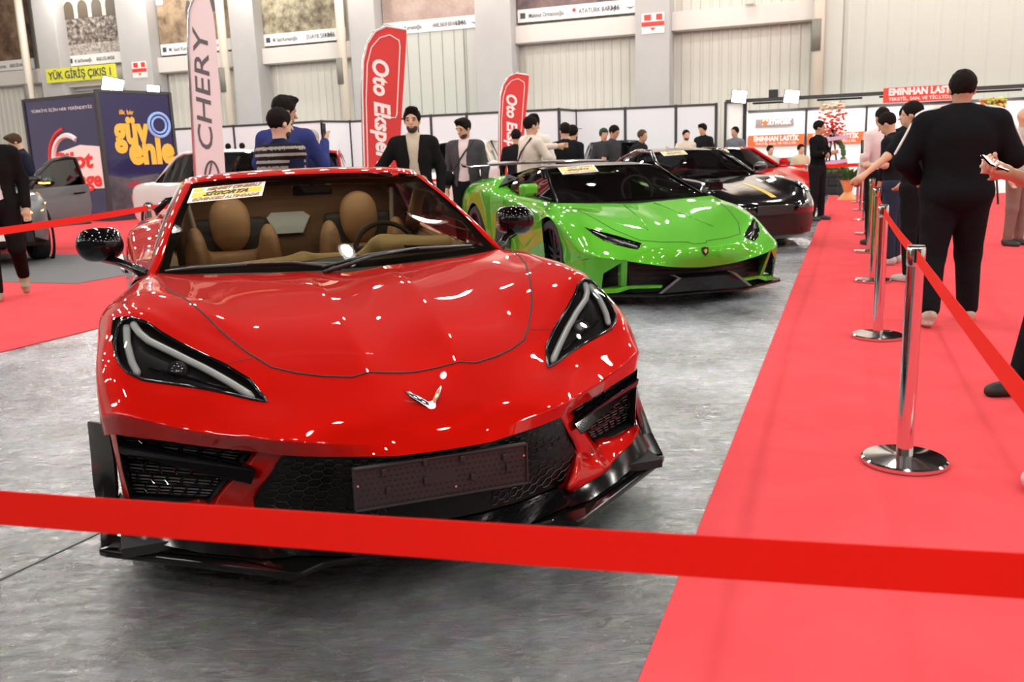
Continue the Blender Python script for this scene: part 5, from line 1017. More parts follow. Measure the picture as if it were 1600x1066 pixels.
hang = lambda w=1.0: ((-.25 * w, .03, 1.15), (-.25 * w, -.06, .89))
hangR = lambda w=1.0: ((.25 * w, .03, 1.15), (.25 * w, -.06, .89))
crossed = [((-.27, -.06, 1.17), (.02, -.22, 1.20)), ((.27, -.06, 1.17), (-.02, -.20, 1.15))]
walkL = [((-.10, -.16, .51), (-.10, -.12, .085)), ((.10, -.02, .50), (.10, .22, .17))]

# near aisle: man in a black track jacket, seen from behind, walking away
def stripes(o, k, d):
    wm = mat('white_tape', (0.8, 0.8, 0.8), 0.6)
    from mathutils.bvhtree import BVHTree
    jk = [c for c in o.children if c.name.startswith('jacket')][0]; bm = bmesh.new(); bm.from_mesh(jk.data); tr = BVHTree.FromBMesh(bm); bm.free()
    for s, (el, wr), s0 in ((-1, d['arms'][0], d['sh'][0]), (1, d['arms'][1], d['sh'][1])):
        for j in (-1, 1):
            P = []; n0 = Vector(d['L'](d['hz'] + .56)) + Vector((.06 * s, .0, .01))
            base = [Vector(n0), Vector(s0) + Vector((-.05 * s, 0, .075)), Vector(s0) + Vector((.028 * s, 0, .058)), Vector(s0) * .6 + Vector(el) * .4 + Vector((.066 * s, 0, .02)), Vector(el) + Vector((.056 * s, 0, .01)), Vector(el) * .5 + Vector(wr) * .5 + Vector((.05 * s, 0, 0)), Vector(wr) + Vector((.04 * s, 0, 0))]
            for p in base: h_ = tr.find_nearest((p + Vector((.10 * s, .016 * j + .03, .09))) * k); P.append(h_[0] + h_[1] * .002)
            MB().tube(P, .009, 6).build('sleeve_stripe', wm, o, smooth=True)
person('man seen from behind in a black track jacket with white shoulder stripes', (3.02, 6.02), AWAY - .28, 1.69, 'track', (0.010, 0.010, 0.012), shoe=(0.5, 0.45, 0.36), skin='b', jacket='whole', wide=1.20, loose=.030, res=.013, head=(0, .15),
       arms=[((-.345, .0, 1.17), (-.22, -.22, 1.04)), ((.345, .0, 1.17), (.22, -.22, 1.04))], legs=[((-.13, -.14, .50), (-.155, -.16, .08)), ((.13, .0, .50), (.155, .16, .12))], extra=stripes, face=False)
# the queue beyond him
person('man in a black t-shirt stretching one bare arm out to a chrome post', (3.70, 8.06), AWAY + .55, 1.60, 'blacktee', (0.010, 0.010, 0.012), 'short', (0.012, 0.012, 0.014), (0.5, 0.48, 0.45), 'a', wide=1.12, res=.015,
       arms=[((-.26, -.10, 1.16), (-.20, -.28, .98)), ((.38, -.10, 1.24), (.62, -.16, 1.08))], lean=.14, head=(.5, .1), face=False,
       extra=lambda o, k, d: d['part'](lambda P: rbox(P, (-.20, .10, .98), (.13, .06, .20), .05), 'shoulder_bag', cloth('bag', (0.012, 0.012, 0.013)), (-.4, -.02, .7), (0, .24, 1.25), .015))
def phone_extra(o, k, d):
    wr = (d['arms'][0][1] + d['arms'][1][1]) / 2; MB().box((wr[0] - .037, wr[1] - .09, wr[2] - .0), (wr[0] + .037, wr[1] - .08, wr[2] + .14)).build('phone', M_gloss, o, bevel=.004)
person('young man in black looking down at his phone in the queue', (4.02, 9.3), AWAY + .9, 1.56, 'black2', (0.014, 0.014, 0.016), 'short', (0.03, 0.04, 0.07), (0.5, 0.5, 0.5), 'a', res=.017, lean=.1, head=(0, .5), arms=[((-.24, -.05, 1.16), (-.08, -.26, 1.16)), ((.24, -.05, 1.16), (.08, -.26, 1.16))], extra=phone_extra, face=False)
person('dark haired person mostly hidden behind the two in black t-shirts', (4.55, 10.3), AWAY, 1.66, 'black2', (0.014, 0.014, 0.016), bottom=(0.03, 0.05, 0.11), res=.02)
person('man in a pale pink shirt and black trousers at the end of the queue', (4.65, 11.2), AWAY + .2, 1.68, 'pink', (0.78, 0.62, 0.62), bottom=(0.012, 0.012, 0.014), res=.017, skin='b', hairstyle='crop', arms=[((-.27, -.04, 1.16), (-.20, -.20, 1.0)), hangR()], face=False)
def glasses(o, k, d):
    m = MB()
    for s in (-1, 1):
        c = Vector(d['hp'](.034 * s, -.098, .005)) * k; m.tube([c + Vector((.026 * math.cos(t), 0, .018 * math.sin(t))) for t in [j * PI / 6 for j in range(13)]], .0025, 5, False)
    m.tube([Vector(d['hp'](-.008, -.098, .008)) * k, Vector(d['hp'](.008, -.098, .008)) * k], .0025, 5); m.build('glasses', M_gloss, o)
person('bald older man with glasses in a pale grey shirt by the right edge', (6.05, 10.6), .45, 1.60, 'palegrey', (0.42, 0.42, 0.38), bottom=(0.22, 0.15, 0.13), skin='a', hairstyle='bald', res=.016, head=(0.3, .1), extra=glasses)
# guard beside the black coupe
def guard_extra(o, k, d):
    MB().lathe([(0, .004), (.035, .003), (.04, 0)], 6, Vector((.10, -.158, 1.335)) * k, (0, -1, .1)).build('chest_badge', mat('badge_silver', (0.55, 0.55, 0.6), 0.4), o)
    for j in range(3): MB().tube([Vector((.155, -.03, .26 - j * .04)) * k, Vector((.158, .01, .25 - j * .04)) * k, Vector((.14, .06, .20 - j * .04)) * k], .011, 6).build('trouser_stripe', M_white, o)
    MB().box((-.16 * k, -.185 * k, 1.18 * k), (-.09 * k, -.17 * k, 1.21 * k)).build('sleeve_patch', mat('gold'), o)
person('guard all in black with crossed arms and white ankle stripes, beside the black coupe', (5.30, 15.35), .75, 1.67, 'guard', (0.008, 0.008, 0.009), skin='b', hairstyle='crop', jacket='whole', res=.015, arms=crossed, legs=[((-.12, -.02, .49), (-.15, .0, .08)), ((.13, -.02, .49), (.19, .0, .08))], head=(.45, 0), extra=guard_extra)
# right edge: person holding a lit phone
def hand_phone(o, k, d):
    el, wr = d['arms'][0]
    u = (wr - el) / np.linalg.norm(wr - el); up = np.array([0, 0, 1.0]); nn = np.array([.62, 0, .78]); v = np.cross(u, nn); v /= np.linalg.norm(v); n = np.cross(v, u)
    pc = wr + u * .10 + n * .035
    def hf(P):
        q = smin(cap(P, el + (wr - el) * .3, wr, .038, .028), cap(P, wr, wr + u * .065, .029, .038), .03)
        q = smin(q, rbox(P, wr + u * .055, (.038, .045, .018), .016, np.stack([v, u, n], 1)), .02)
        for j in range(4):
            b0 = wr + u * .095 + v * (j - 1.5) * .021; L = (.034, .042, .044, .038)[j]; b1 = b0 + u * L - n * .004; b2 = b1 + u * .016 + n * .022; b3 = b2 - u * .006 + n * .020
            q = smin(q, smin(smin(cap(P, b0, b1, .0105, .0095), cap(P, b1, b2, .0095, .009), .004), cap(P, b2, b3, .009, .0078), .004), .008)
        t0 = wr + u * .02 + v * .035; t1 = t0 + u * .03 + v * .028 + n * .018; t2 = t1 + u * .028 - v * .004 + n * .022
        return smin(q, smin(cap(P, t0, t1, .016, .0125), cap(P, t1, t2, .0125, .0105), .006), .014)
    part = d['part']; part(hf, 'hand', mat('skin_a'), wr - .26, wr + .26, .0048)
    F = Matrix(((v[0], u[0], n[0], pc[0]), (v[1], u[1], n[1], pc[1]), (v[2], u[2], n[2], pc[2]), (0, 0, 0, 1))); S_ = Matrix.Scale(k, 4)
    ph = MB().box((-.036, -.062, -.018), (.036, .09, -.009), S_ @ F).build('phone', M_gloss, o, bevel=.003)
    MB().box((-.033, -.058, -.0092), (.033, .086, -.0082), S_ @ F).build('lit_screen', mat('lit_screen', (0.9, 0.95, 1.0), 0.2, emis=(0.85, 0.92, 1.0), estr=3.0), ph)
person('person in black at the right edge holding out a lit phone', (2.74, 4.14), -1.35, 1.74, 'blackr', (0.010, 0.010, 0.011), 'short', (0.012, 0.012, 0.013), (0.012, 0.012, 0.012), 'c', res=.016,
       arms=[((-.25, -.10, 1.03), (-.17, -.37, 1.10)), ((.25, .03, 1.15), (.25, -.06, .89))], legs=[((-.12, -.12, .50), (-.14, -.22, .08)), ((.12, -.10, .50), (.14, -.20, .08))], extra=hand_phone, face=False)
q = blob('sneaker', lambda P: np.maximum(smin(cap(P, (0, -.10, .045), (0, .08, .05), .036, .045), cap(P, (0, .08, .06), (0, .09, .11), .042, .04), .03), .004 - P[..., 2]), (-.08, -.18, -.01), (.08, .17, .17), .009, mat('white_shoe', (0.7, 0.68, 0.66), 0.5)); q.location = (1.93, 3.02, 0.008); q.rotation_euler = (0, 0, -1.2)
tag(q, 'tip of a white sneaker at the right edge under the slanting red belt', 'shoe')

# visitors behind the cars
person('man in a black blazer and beige shirt, hand on hip, by the big red flag', spot(643, 171, 1.76), .05, 1.76, 'beige', (0.55, 0.46, 0.36), skin='a', hairstyle='quiff', beard=True, jacket=(0.012, 0.011, 0.011), res=.013, arms=[((-.36, .04, 1.16), (-.20, -.10, 1.00)), ((.27, .03, 1.16), (.26, -.02, .90))], head=(-.1, 0))
def strap(o, k, d):
    MB().tube([Vector((.13, -.06, 1.47)) * k, Vector((.04, -.155, 1.34)) * k, Vector((-.08, -.165, 1.17)) * k, Vector((-.19, -.12, 1.06)) * k], .011, 6).build('bag_strap', M_satin, o)
    d['part'](lambda P: ell(P, (-.23, -.11, 1.02), (.10, .06, .09)), 'cross_body_bag', cloth('bag', (0.012, 0.012, 0.013)), (-.38, -.22, .88), (-.1, 0, 1.15), .015)
person('man in a grey cardigan over a pale pink shirt with a black cross-body bag', spot(725, 186, 1.74), -.25, 1.74, 'palepink', (0.75, 0.60, 0.60), skin='a', hairstyle='quiff', beard=True, jacket=(0.07, 0.065, 0.07), res=.015, head=(-.5, .35), extra=strap)
def puffer(o, k, d):
    vm = cloth('vest_light', (0.30, 0.27, 0.25)); dk = cloth('vest_dark', (0.02, 0.018, 0.02))
    def vf(P):
        z = P[..., 2]; return np.maximum(d['torso'](P, .040) - .008 * np.abs(np.sin(z * PI / .052)), np.maximum((.93 - .10) - z, z - (.93 + .545)))
    v = d['part'](vf, 'quilted_vest', dk, (-.32, -.24, .78), (.32, .24, 1.55), .011); me = v.data; me.materials.append(vm)
    for p in me.polygons: p.material_index = 1 if (p.center.z / k / .052 % 1) > .48 and (p.center.z / k / .052 % 1) < .95 else 0
person('man in a striped quilted vest over a navy t-shirt, behind the red car', spot(432, 171, 1.66), AWAY - .75, 1.66, 'navytee', (0.012, 0.017, 0.045), 'short', (0.02, 0.02, 0.03), skin='c', beard=True, res=.013, wide=1.1, head=(.0, .1), extra=puffer)
def hold(o, k, d):
    wr = d['arms'][0][1]; MB().box((wr[0] - .012, wr[1] - .055, wr[2] + .06), (wr[0], wr[1] + .02, wr[2] + .23)).build('phone', M_gloss, o, bevel=.003)
person('tall man in a blue sweater holding a phone up, behind the man in the vest', spot(440, 151, 1.84), AWAY - .3, 1.84, 'bluesweater', (0.035, 0.045, 0.17), skin='b', hairstyle='quiff', res=.015, wide=1.12, head=(-.6, .25), arms=[((-.27, -.14, 1.18), (-.18, -.36, 1.38)), ((.29, -.02, 1.2), (.27, -.16, .97))], extra=hold, face=False)
person('grey haired man in a navy suit, back turned, left of the big red flag', spot(487, 204, 1.70), AWAY - .5, 1.70, 'navysuit', (0.015, 0.025, 0.06), bottom=(0.015, 0.025, 0.06), skin='c', hair=(0.42, 0.40, 0.38), hairstyle='crop', jacket='whole', res=.018, arms=[((-.26, -.08, 1.2), (-.12, -.26, 1.15)), hangR()])
person('man in a cream sweater pointing to the right, black strap over his back', spot(828, 183, 1.76), AWAY - 1.1, 1.76, 'cream', (0.70, 0.60, 0.53), skin='a', res=.015, wide=1.1, arms=[((-.28, -.10, 1.22), (-.20, -.24, 1.02)), ((.30, -.26, 1.36), (.20, -.52, 1.37))], extra=lambda o, k, d: MB().tube([Vector((-.13, .06, 1.48)) * k, Vector((-.02, .16, 1.30)) * k, Vector((.12, .165, 1.12)) * k, Vector((.2, .12, .98)) * k], .012, 6).build('bag_strap', M_satin, o), face=False)
person('young man in white standing behind the one in the cream sweater', (.43, 13.1), -.6, 1.83, 'offwhite', (0.72, 0.68, 0.62), skin='c', res=.018, hairstyle='quiff', head=(.6, .2))
person('man in a black suit with his back turned, right of the small red flag', spot(883, 193, 1.72), AWAY + .35, 1.72, 'blacksuit', (0.012, 0.012, 0.014), skin='a', jacket='whole', res=.017)
person('man in a flat dark cap beside the one in the black suit', spot(894, 197, 1.73), AWAY - .9, 1.73, 'blacksuit', (0.012, 0.012, 0.014), skin='a', hairstyle='cap', beard=True, res=.02)
person('dark figure half hidden behind the small red flag', spot(806, 203, 1.68), AWAY, 1.68, 'black2', (0.014, 0.014, 0.016), res=.024)
person('man in a charcoal t-shirt looking down, left of the black coupe roof', (2.0, 16.95), .9, 1.76, 'charcoaltee', (0.045, 0.045, 0.05), 'short', skin='b', res=.019, head=(0, .4))
person('person in a green cap behind the man in the charcoal t-shirt', (2.05, 18.9), .3, 1.76, 'charcoaltee', (0.045, 0.045, 0.05), hair=(0.03, 0.06, 0.035), hairstyle='cap', res=.024)
person('man in a black t-shirt with yellow print bending forward behind the coupe', (2.55, 17.9), .9, 1.68, 'blacktee2', (0.02, 0.02, 0.022), 'short', skin='b', res=.02, lean=.25, hair=(0.08, 0.05, 0.035), extra=lambda o, k, d: MB().box((-.12 * k, -.21 * k, 1.24 * k), (-.03 * k, -.15 * k, 1.38 * k)).build('yellow_print', mat('yellow_print', (0.7, 0.5, 0.08), 0.6), o))
person('bearded man in beige gesturing with one open hand before the white partition', (4.22, 21.2), .2, 1.73, 'beige2', (0.62, 0.55, 0.45), skin='a', beard=True, hairstyle='crop', res=.02, arms=[((-.32, -.1, 1.22), (-.52, -.22, 1.32)), hangR()])
person('curly haired youth in a black hoodie facing the man in beige', (4.72, 21.6), -.9, 1.87, 'hoodie', (0.014, 0.014, 0.016), skin='a', hairstyle='quiff', res=.02, head=(0, .3))
person('man in a grey t-shirt at the left end of the lit booth', (5.55, 21.9), -.9, 1.78, 'greytee', (0.16, 0.17, 0.19), 'short', skin='b', res=.02)
pl = tag(MB().box((-8.6, 21.6, 0), (-6.0, 22.4, .42)).build('white_plinth', M_part, bevel=.01), 'low white plinth by the partition, the two children stand on it', 'plinth')
for (u, lab, c) in ((355, 'child in a bright red top standing before the white partition', (0.6, 0.02, 0.03)), (377, 'child in a pale green top before the white partition', (0.55, 0.6, 0.35))):
    p = on_line(u, 215, (-10, 22.0), (-8, 22.0)); q = person(lab, (p.x, p.y), AWAY, 1.38, 'kid%d' % u, c, res=.028); q.location.z = .42
# left stand
person('young man with bowed head in a navy sweater beyond the open car door', (-8.0, 15.2), -1.1, 1.90, 'navysweater', (0.014, 0.016, 0.03), skin='a', hair=(0.07, 0.04, 0.025), hairstyle='quiff', res=.017, lean=.12, head=(0, .55))
def shirtfront(o, k, d): pass
person('man in an open black jacket over a white shirt walking off the left edge', (-5.08, 8.95), .45, 1.80, 'whiteshirt', (0.70, 0.64, 0.68), skin='b', jacket=(0.010, 0.009, 0.009), bottom=(0.010, 0.009, 0.009), shoe=(0.35, 0.24, 0.16), res=.015, legs=[((-.10, -.12, .50), (-.10, -.10, .08)), ((.12, -.05, .50), (.13, .24, .20))])
# people sitting at the booth
M_chairm = mat('grey_seat', (0.06, 0.065, 0.07), 0.6)
def seat_thing(x, y, rz, lab):
    c = empty('side_chair', (x, y, 0), rz, lab, 'chair', 'grey chairs at the booth'); MB().box((-.22, -.24, .43), (.22, .22, .47)).build('seat', M_chairm, c, bevel=.01); MB().box((-.22, .22, .5), (.22, .26, .92)).build('backrest', M_chairm, c, bevel=.02)
    for s in (-1, 1):
        for t in (-.2, .22): MB().tube([(.19 * s, t, 0), (.19 * s, t, .44)], .012, 6).build('leg', M_chrome, c)
        MB().tube([(.19 * s, .22, .44), (.19 * s, .24, .6)], .012, 6).build('back_post', M_chrome, c)
for u, v, c, lab, lb2 in ((1160, 239, (0.3, 0.3, 0.32), 'seated visitor furthest left at the booth behind the red coupe', 'grey chair of the leftmost seated visitor'), (1203, 238, (0.6, 0.58, 0.52), 'seated visitor in pale clothes at the middle of the booth', 'grey chair of the middle seated visitor'), (1251, 234, (0.6, 0.5, 0.35), 'seated visitor in beige, nearest the guard', 'grey chair of the seated visitor nearest the guard')):
    p = on_line(u, v, HY * 23.5, HY * 23.5 + HX); person(lab, (p.x, p.y), .3, 1.72, 'seated%d' % u, c, skin='a', sit=True, res=.026); seat_thing(p.x, p.y + .02, .3, lb2)

for u, v, lab in ((464, 268, 'grey chair left of the grey haired man'), (519, 268, 'grey chair right of the grey haired man')):
    p = at_y(u, v, 13.2); seat_thing(p.x, p.y, .2, lab)
# ================================================================== barriers
M_belt = mat('red_belt', (0.88, 0.035, 0.022), 0.6, spec=.2, bump=(300, .1, .001))
_nt = M_belt.node_tree; _t = _nt.nodes.new('ShaderNodeBsdfTranslucent'); _t.inputs[0].default_value = (0.9, 0.06, 0.03, 1); _mx = _nt.nodes.new('ShaderNodeMixShader'); _mx.inputs[0].default_value = .45
_o = _nt.nodes['Material Output']; _nt.links.new(_nt.nodes['Principled BSDF'].outputs[0], _mx.inputs[1]); _nt.links.new(_t.outputs[0], _mx.inputs[2]); _nt.links.new(_mx.outputs[0], _o.inputs[0])
M_cap = mat('black_cap', (0.01, 0.01, 0.01), .4); M_rough_chrome = mat('stanchion_chrome', (0.75, 0.74, 0.74), 0.09, metal=1.0)
def stanchion_proto(label):
    o = empty('barrier_post', (0, 0, 0.008), 0, label, 'barrier post', 'chrome belt posts along the aisle')
    MB().lathe([(.001, 0), (.155, 0), (.160, .004), (.160, .018), (.152, .024), (.05, .032), (.035, .034), (.001, .034)], 48).build('base', M_rough_chrome, o, auto=.5)
    MB().lathe([(.0315, .03), (.0315, .80)], 32).build('pole', M_rough_chrome, o, smooth=True)
    h = MB().lathe([(.0315, .78), (.034, .785), (.034, .846), (.031, .852), (.001, .854)], 32).build('belt_head', M_rough_chrome, o, auto=.5)
    MB().lathe([(.030, .852), (.030, .857), (.001, .858)], 32).build('cap', M_cap, h); MB().box((-.008, -.037, .795), (.008, -.030, .845)).box((-.008, .030, .795), (.008, .037, .845)).build('belt_slot', M_cap, h)
    return o
spots = [(.62, .80, 'chrome belt post just outside the lower right of the frame'), (1.53, 3.32, 'nearest chrome belt post in view, its round base on the carpet edge'), (2.39, 5.67, 'second chrome belt post along the aisle from the camera'), (3.35, 8.11, 'third chrome belt post along the aisle from the camera'), (4.24, 10.42, 'fourth chrome belt post along the aisle from the camera'), (5.07, 12.58, 'fifth chrome belt post along the aisle from the camera'), (6.00, 15.0, 'sixth chrome belt post along the aisle from the camera'), (6.88, 17.4, 'seventh chrome belt post along the aisle from the camera'), (7.75, 19.8, 'furthest chrome belt post along the aisle')]
proto = stanchion_proto(spots[0][2])
for i, (x, y, lab) in enumerate(spots):
    o = proto if i == 0 else copy_tree(proto); o.location = (x, y, 0.008); o.rotation_euler.z = -HALL; o['label'] = lab
def belt(p, q, label, w=.05, sag=.02, tw=0.0, name='barrier_belt'):
    p, q = Vector(p), Vector(q); d = (q - p); rows = [[], []]
    for i in range(21):
        t = i / 20; c = p + d * t - Vector((0, 0, sag * 4 * t * (1 - t))); a = tw * math.sin(t * PI); n = Vector((-d.y, d.x, 0)).normalized(); up = Vector((0, 0, 1)) * math.cos(a) + n * math.sin(a)
        rows[0].append(c - up * w / 2); rows[1].append(c + up * w / 2)
    o = MB().grid(rows).build(name, M_belt, None); o.data = solidify(o.data, .0012); o.data.materials.append(M_belt); return tag(o, label, 'belt', 'red barrier belts')
names = ['slanting red belt running from the nearest post out of the right edge', 'red belt between the nearest and second chrome posts', 'red belt between the second and third chrome posts', 'red belt between the third and fourth chrome posts', 'red belt between the fourth and fifth chrome posts', 'red belt between the fifth and sixth chrome posts', 'red belt between the sixth and seventh chrome posts', 'red belt between the two furthest chrome posts']
for i in range(8):
    a, b = spots[i], spots[i + 1]; d = (Vector(b[:2]) - Vector(a[:2])).normalized() * .036
    belt((a[0] + d.x, a[1] + d.y, .828), (b[0] - d.x, b[1] - d.y, .828), names[i], .048, .012 if i else .006)
o = copy_tree(proto); o.location = (-1.9, 1.47, 0); o['label'] = 'chrome belt post outside the left edge holding the near belt'
belt((.585, .812, .805), (-1.865, 1.46, .797), 'wide red belt across the foreground before the red sports car', .05, .012)
# belt behind the show cars
bp = [at_z(-120, 383, .80), at_z(232, 328, .80), at_z(690, 282, .80)]; bp.append(Vector((.80, 18.7, .80)))
bl = ['red belt on the left, in front of the grey suv and blue banners', 'red belt behind the red sports car', 'red belt seen between the red and the green car']
for i, p in enumerate(bp):
    o = copy_tree(proto); o.location = (p.x, p.y, .008 if i < 3 else 0); o['label'] = ['chrome post at the left edge behind the walking man', 'chrome post behind the red sports car mirror', 'chrome post hidden behind the red sports car roof', 'chrome post behind the green car wing'][i]; o['group'] = 'chrome posts behind the cars'
for i in range(3):
    a, b = bp[i], bp[i + 1]; d = (b - a).normalized() * .036; belt(a + d + Vector((0, 0, .02)), b - d + Vector((0, 0, .02)), bl[i], .06 if i < 2 else .05, .01)
a, b = wall_pt(1260, 250, 22.0), wall_pt(1352, 250, 22.0)
for k, p in enumerate((wall_pt(1136, 250, 22.0), a, b)):
    o = copy_tree(proto); o.location = (p.x, p.y, 0); o['label'] = ['chrome post at the left of the lit booth front', 'chrome post beside the guard at the booth front', 'chrome post at the booth front by the queue'][k]; o['group'] = 'chrome posts at the booth'
p0 = wall_pt(1136, 250, 22.0)
for (p, q, lab) in ((p0, a, 'red belt before the booth, left of the guard'), (a, b, 'red belt before the booth, right of the guard')):
    d = (q - p).normalized() * .036; belt((p.x + d.x, p.y + d.y, .82), (q.x - d.x, q.y - d.y, .82), lab, .08, .01)

# ================================================================== feather flags
def flag_frame(u, Y, rz): p = at_y(u, 262, Y); e = None; return Vector((p.x, p.y, 0))
def feather(label, base, rz, H, outline, col, pole_x, text, tcol, tsz, inner=None, thick=.004, lean=0.0, tx=0.0, ty=2.0, tw=1.6, extra=None, bold=.02, shear=0.0):
    e = empty('feather_flag', base, rz, label, 'flag')
    F = Matrix.Rotation(lean, 4, 'Y') @ Matrix.Rotation(PI / 2, 4, 'X')
    MB().prism(outline, -thick / 2, thick / 2, F).build('banner', mat('flag_' + text[:3].lower(), col, .6, sheen=.2), e)
    P = [F @ Vector((x, y, 0)) for x, y in pole_x]; MB().tube(P, [.016] * (len(P) - 1) + [.006], 8).build('flag_pole', M_silver, e, smooth=True)
    MB().prism([(-.25, -.25), (.25, -.25), (.25, .25), (-.25, .25)], 0.0, .03).build('flag_base', M_matblack, e, bevel=.005)
    T = F @ Matrix.Translation((tx, ty, thick)) @ Matrix.Rotation(-PI / 2, 4, 'Z')
    if text == 'CHERY': T = F @ Matrix.Translation((tx, ty, thick)) @ Matrix.Rotation(PI / 2, 4, 'Z')
    put_text(text, T, mat('flagtext_' + text[:3].lower(), tcol, .6), e, tsz, bold, shear, fit=tw)
    if extra: extra(e, F)
    return e
# white flag
def chery_ring(e, F):
    P = [F @ Vector((.02 + .085 * math.cos(t), 1.10 + .22 * math.sin(t), .006)) for t in [k * PI / 14 for k in range(29)]]; MB().tube(P, .012, 6, False).tube([F @ Vector((.02, 1.30, .006)), F @ Vector((-.05, 1.0, .006))], .010, 6).build('ring_emblem', mat('dark_grey_ink', (0.10, 0.09, 0.10), .5), e)
b0 = at_y(320, 262, 10.7); hF = 3.26
ol = [(-.165, .45)] + [(-.165 - .0 * 1, 2.6)] + [(-.158 + .02 * i, z) for i, z in enumerate((2.85, 3.0))] + [(-.09, 3.15), (-.04, 3.24), (.0, 3.27), (.04, 3.24), (.09, 3.12), (.125, 2.95), (.14, 2.7), (.165, 1.6), (.19, .45)]
feather('tall white feather flag with rounded top and grey lettering, behind the red car', (b0.x, b0.y, 0), 0.05, hF, ol, (0.80, 0.70, 0.72), [(-.18, 0), (-.18, 2.6), (-.15, 3.0), (-.05, 3.24), (.02, 3.28)], 'CHERY', (0.12, 0.11, 0.12), .24, lean=.05, tx=.045, ty=2.10, tw=1.38, extra=chery_ring, bold=.008, shear=.15)
def red_flag(label, u, Y, sc, utop):
    b = at_y(u, 262, Y)
    ol = [(-.40, .25), (-.36, 2.3), (-.33, 2.75), (-.26, 3.0), (-.14, 3.17), (.02, 3.24), (.30, 3.19), (.28, 2.9), (.20, 2.1), (.12, 1.2), (.06, .25)]
    def ex(e, F):
        P = [F @ Vector((x, y, .006)) for x, y in [(-.34, .5), (-.31, 2.2), (-.27, 2.72), (-.2, 2.95), (-.08, 3.08), (.06, 3.12), (.19, 3.04), (.20, 2.95), (.12, 2.0), (.10, 1.95), (.03, 1.95)]]
        MB().tube(P, .009, 5).build('white_outline', M_white, e)
        Q = [F @ Vector((x, y, .003)) for x, y in [(-.40, .25), (-.36, 2.3), (-.33, 2.75), (-.26, 3.0), (-.14, 3.17), (.02, 3.24), (.30, 3.19)]]; MB().tube(Q, .016, 6).build('white_hem', M_white, e)
    e = feather(label, (b.x, b.y, 0), 0.0, 3.25, ol, (0.62, 0.03, 0.028), [(-.41, 0), (-.37, 2.3), (-.33, 2.78), (-.26, 3.03), (-.14, 3.19), (.02, 3.25), (.28, 3.2)], 'Oto Ekspertiz', (0.85, 0.82, 0.80), .31, lean=.02, tx=-.19, ty=1.93, tw=1.78, extra=ex, bold=.035, shear=.25)
    e.scale = (sc, 1, sc * .965); e.location.x += .16; return e
red_flag('big red feather flag with white lettering, behind the red car', 590, 12.8, .98, 0)
red_flag('small red feather flag further back, behind the green car', 793, 18.6, .93, 0)

# ================================================================== blue display panels on the left
def panel_frame(p0, p1): x = (Vector(p1) - Vector(p0)); x.z = 0; L = x.length; return frame(p0, x, UP), L
def stand(label, p0, p1, H, col, build):
    e = empty('exhibition_stand', (0, 0, 0), 0, label, 'display stand'); F, L = panel_frame(p0, p1)
    MB().box((0, .12, -.03), (L, H, 0), F).build('printed_sheet', col, e)
    MB().box((-.05, 0, -.06), (.03, H + .04, .03), F).build('frame_post', M_post, e); MB().box((L - .03, 0, -.06), (L + .05, H + .04, .03), F).build('frame_post', M_post, e)
    MB().box((0, H - .02, -.05), (L, H + .05, .02), F).build('frame_rail', M_post, e); MB().box((0, 0, -.05), (L, .12, .02), F).build('frame_rail', M_post, e)
    build(e, F, L, H); return e
M_navy = mat('navy_gloss_print', (0.025, 0.022, 0.09), .12, coat=.6)
def pg(e, F, L, H):
    z = .006; T = lambda x, y, zz=z: F @ Matrix.Translation((x, y, zz))
    put_text('TÜRKİYE İÇİN HER YERİNDEYİZ', T(L * .52, H * .90), M_white, e, .1, .0, fit=L * .85)
    m = MB(); P = [F @ Vector((L * .55 + .62 * math.cos(t), H * .50 + .62 * math.sin(t), z)) for t in np.linspace(PI * 1.05, PI * .3, 14)]; m.tube(P, .07, 6).build('white_arc', M_white, e)
    P = [F @ Vector((L * .55 + .80 * math.cos(t), H * .50 + .80 * math.sin(t), z)) for t in np.linspace(PI * 1.02, PI * .55, 12)]; MB().tube(P, .04, 6).build('red_arc', M_redink, e)
    MB().prism([(L * .30, H * .26), (L * .98, H * .27), (L * .98, H * .60), (L * .72, H * .62), (L * .36, H * .56)], .006, .012, F).build('white_backing', M_white, e)
    put_text('Pilot', T(L * .60, H * .44, .02), M_redink, e, .55, .04, .1, fit=L * .52); put_text('Garage', T(L * .62, H * .29, .02), M_redink, e, .5, .04, .1, fit=L * .66)
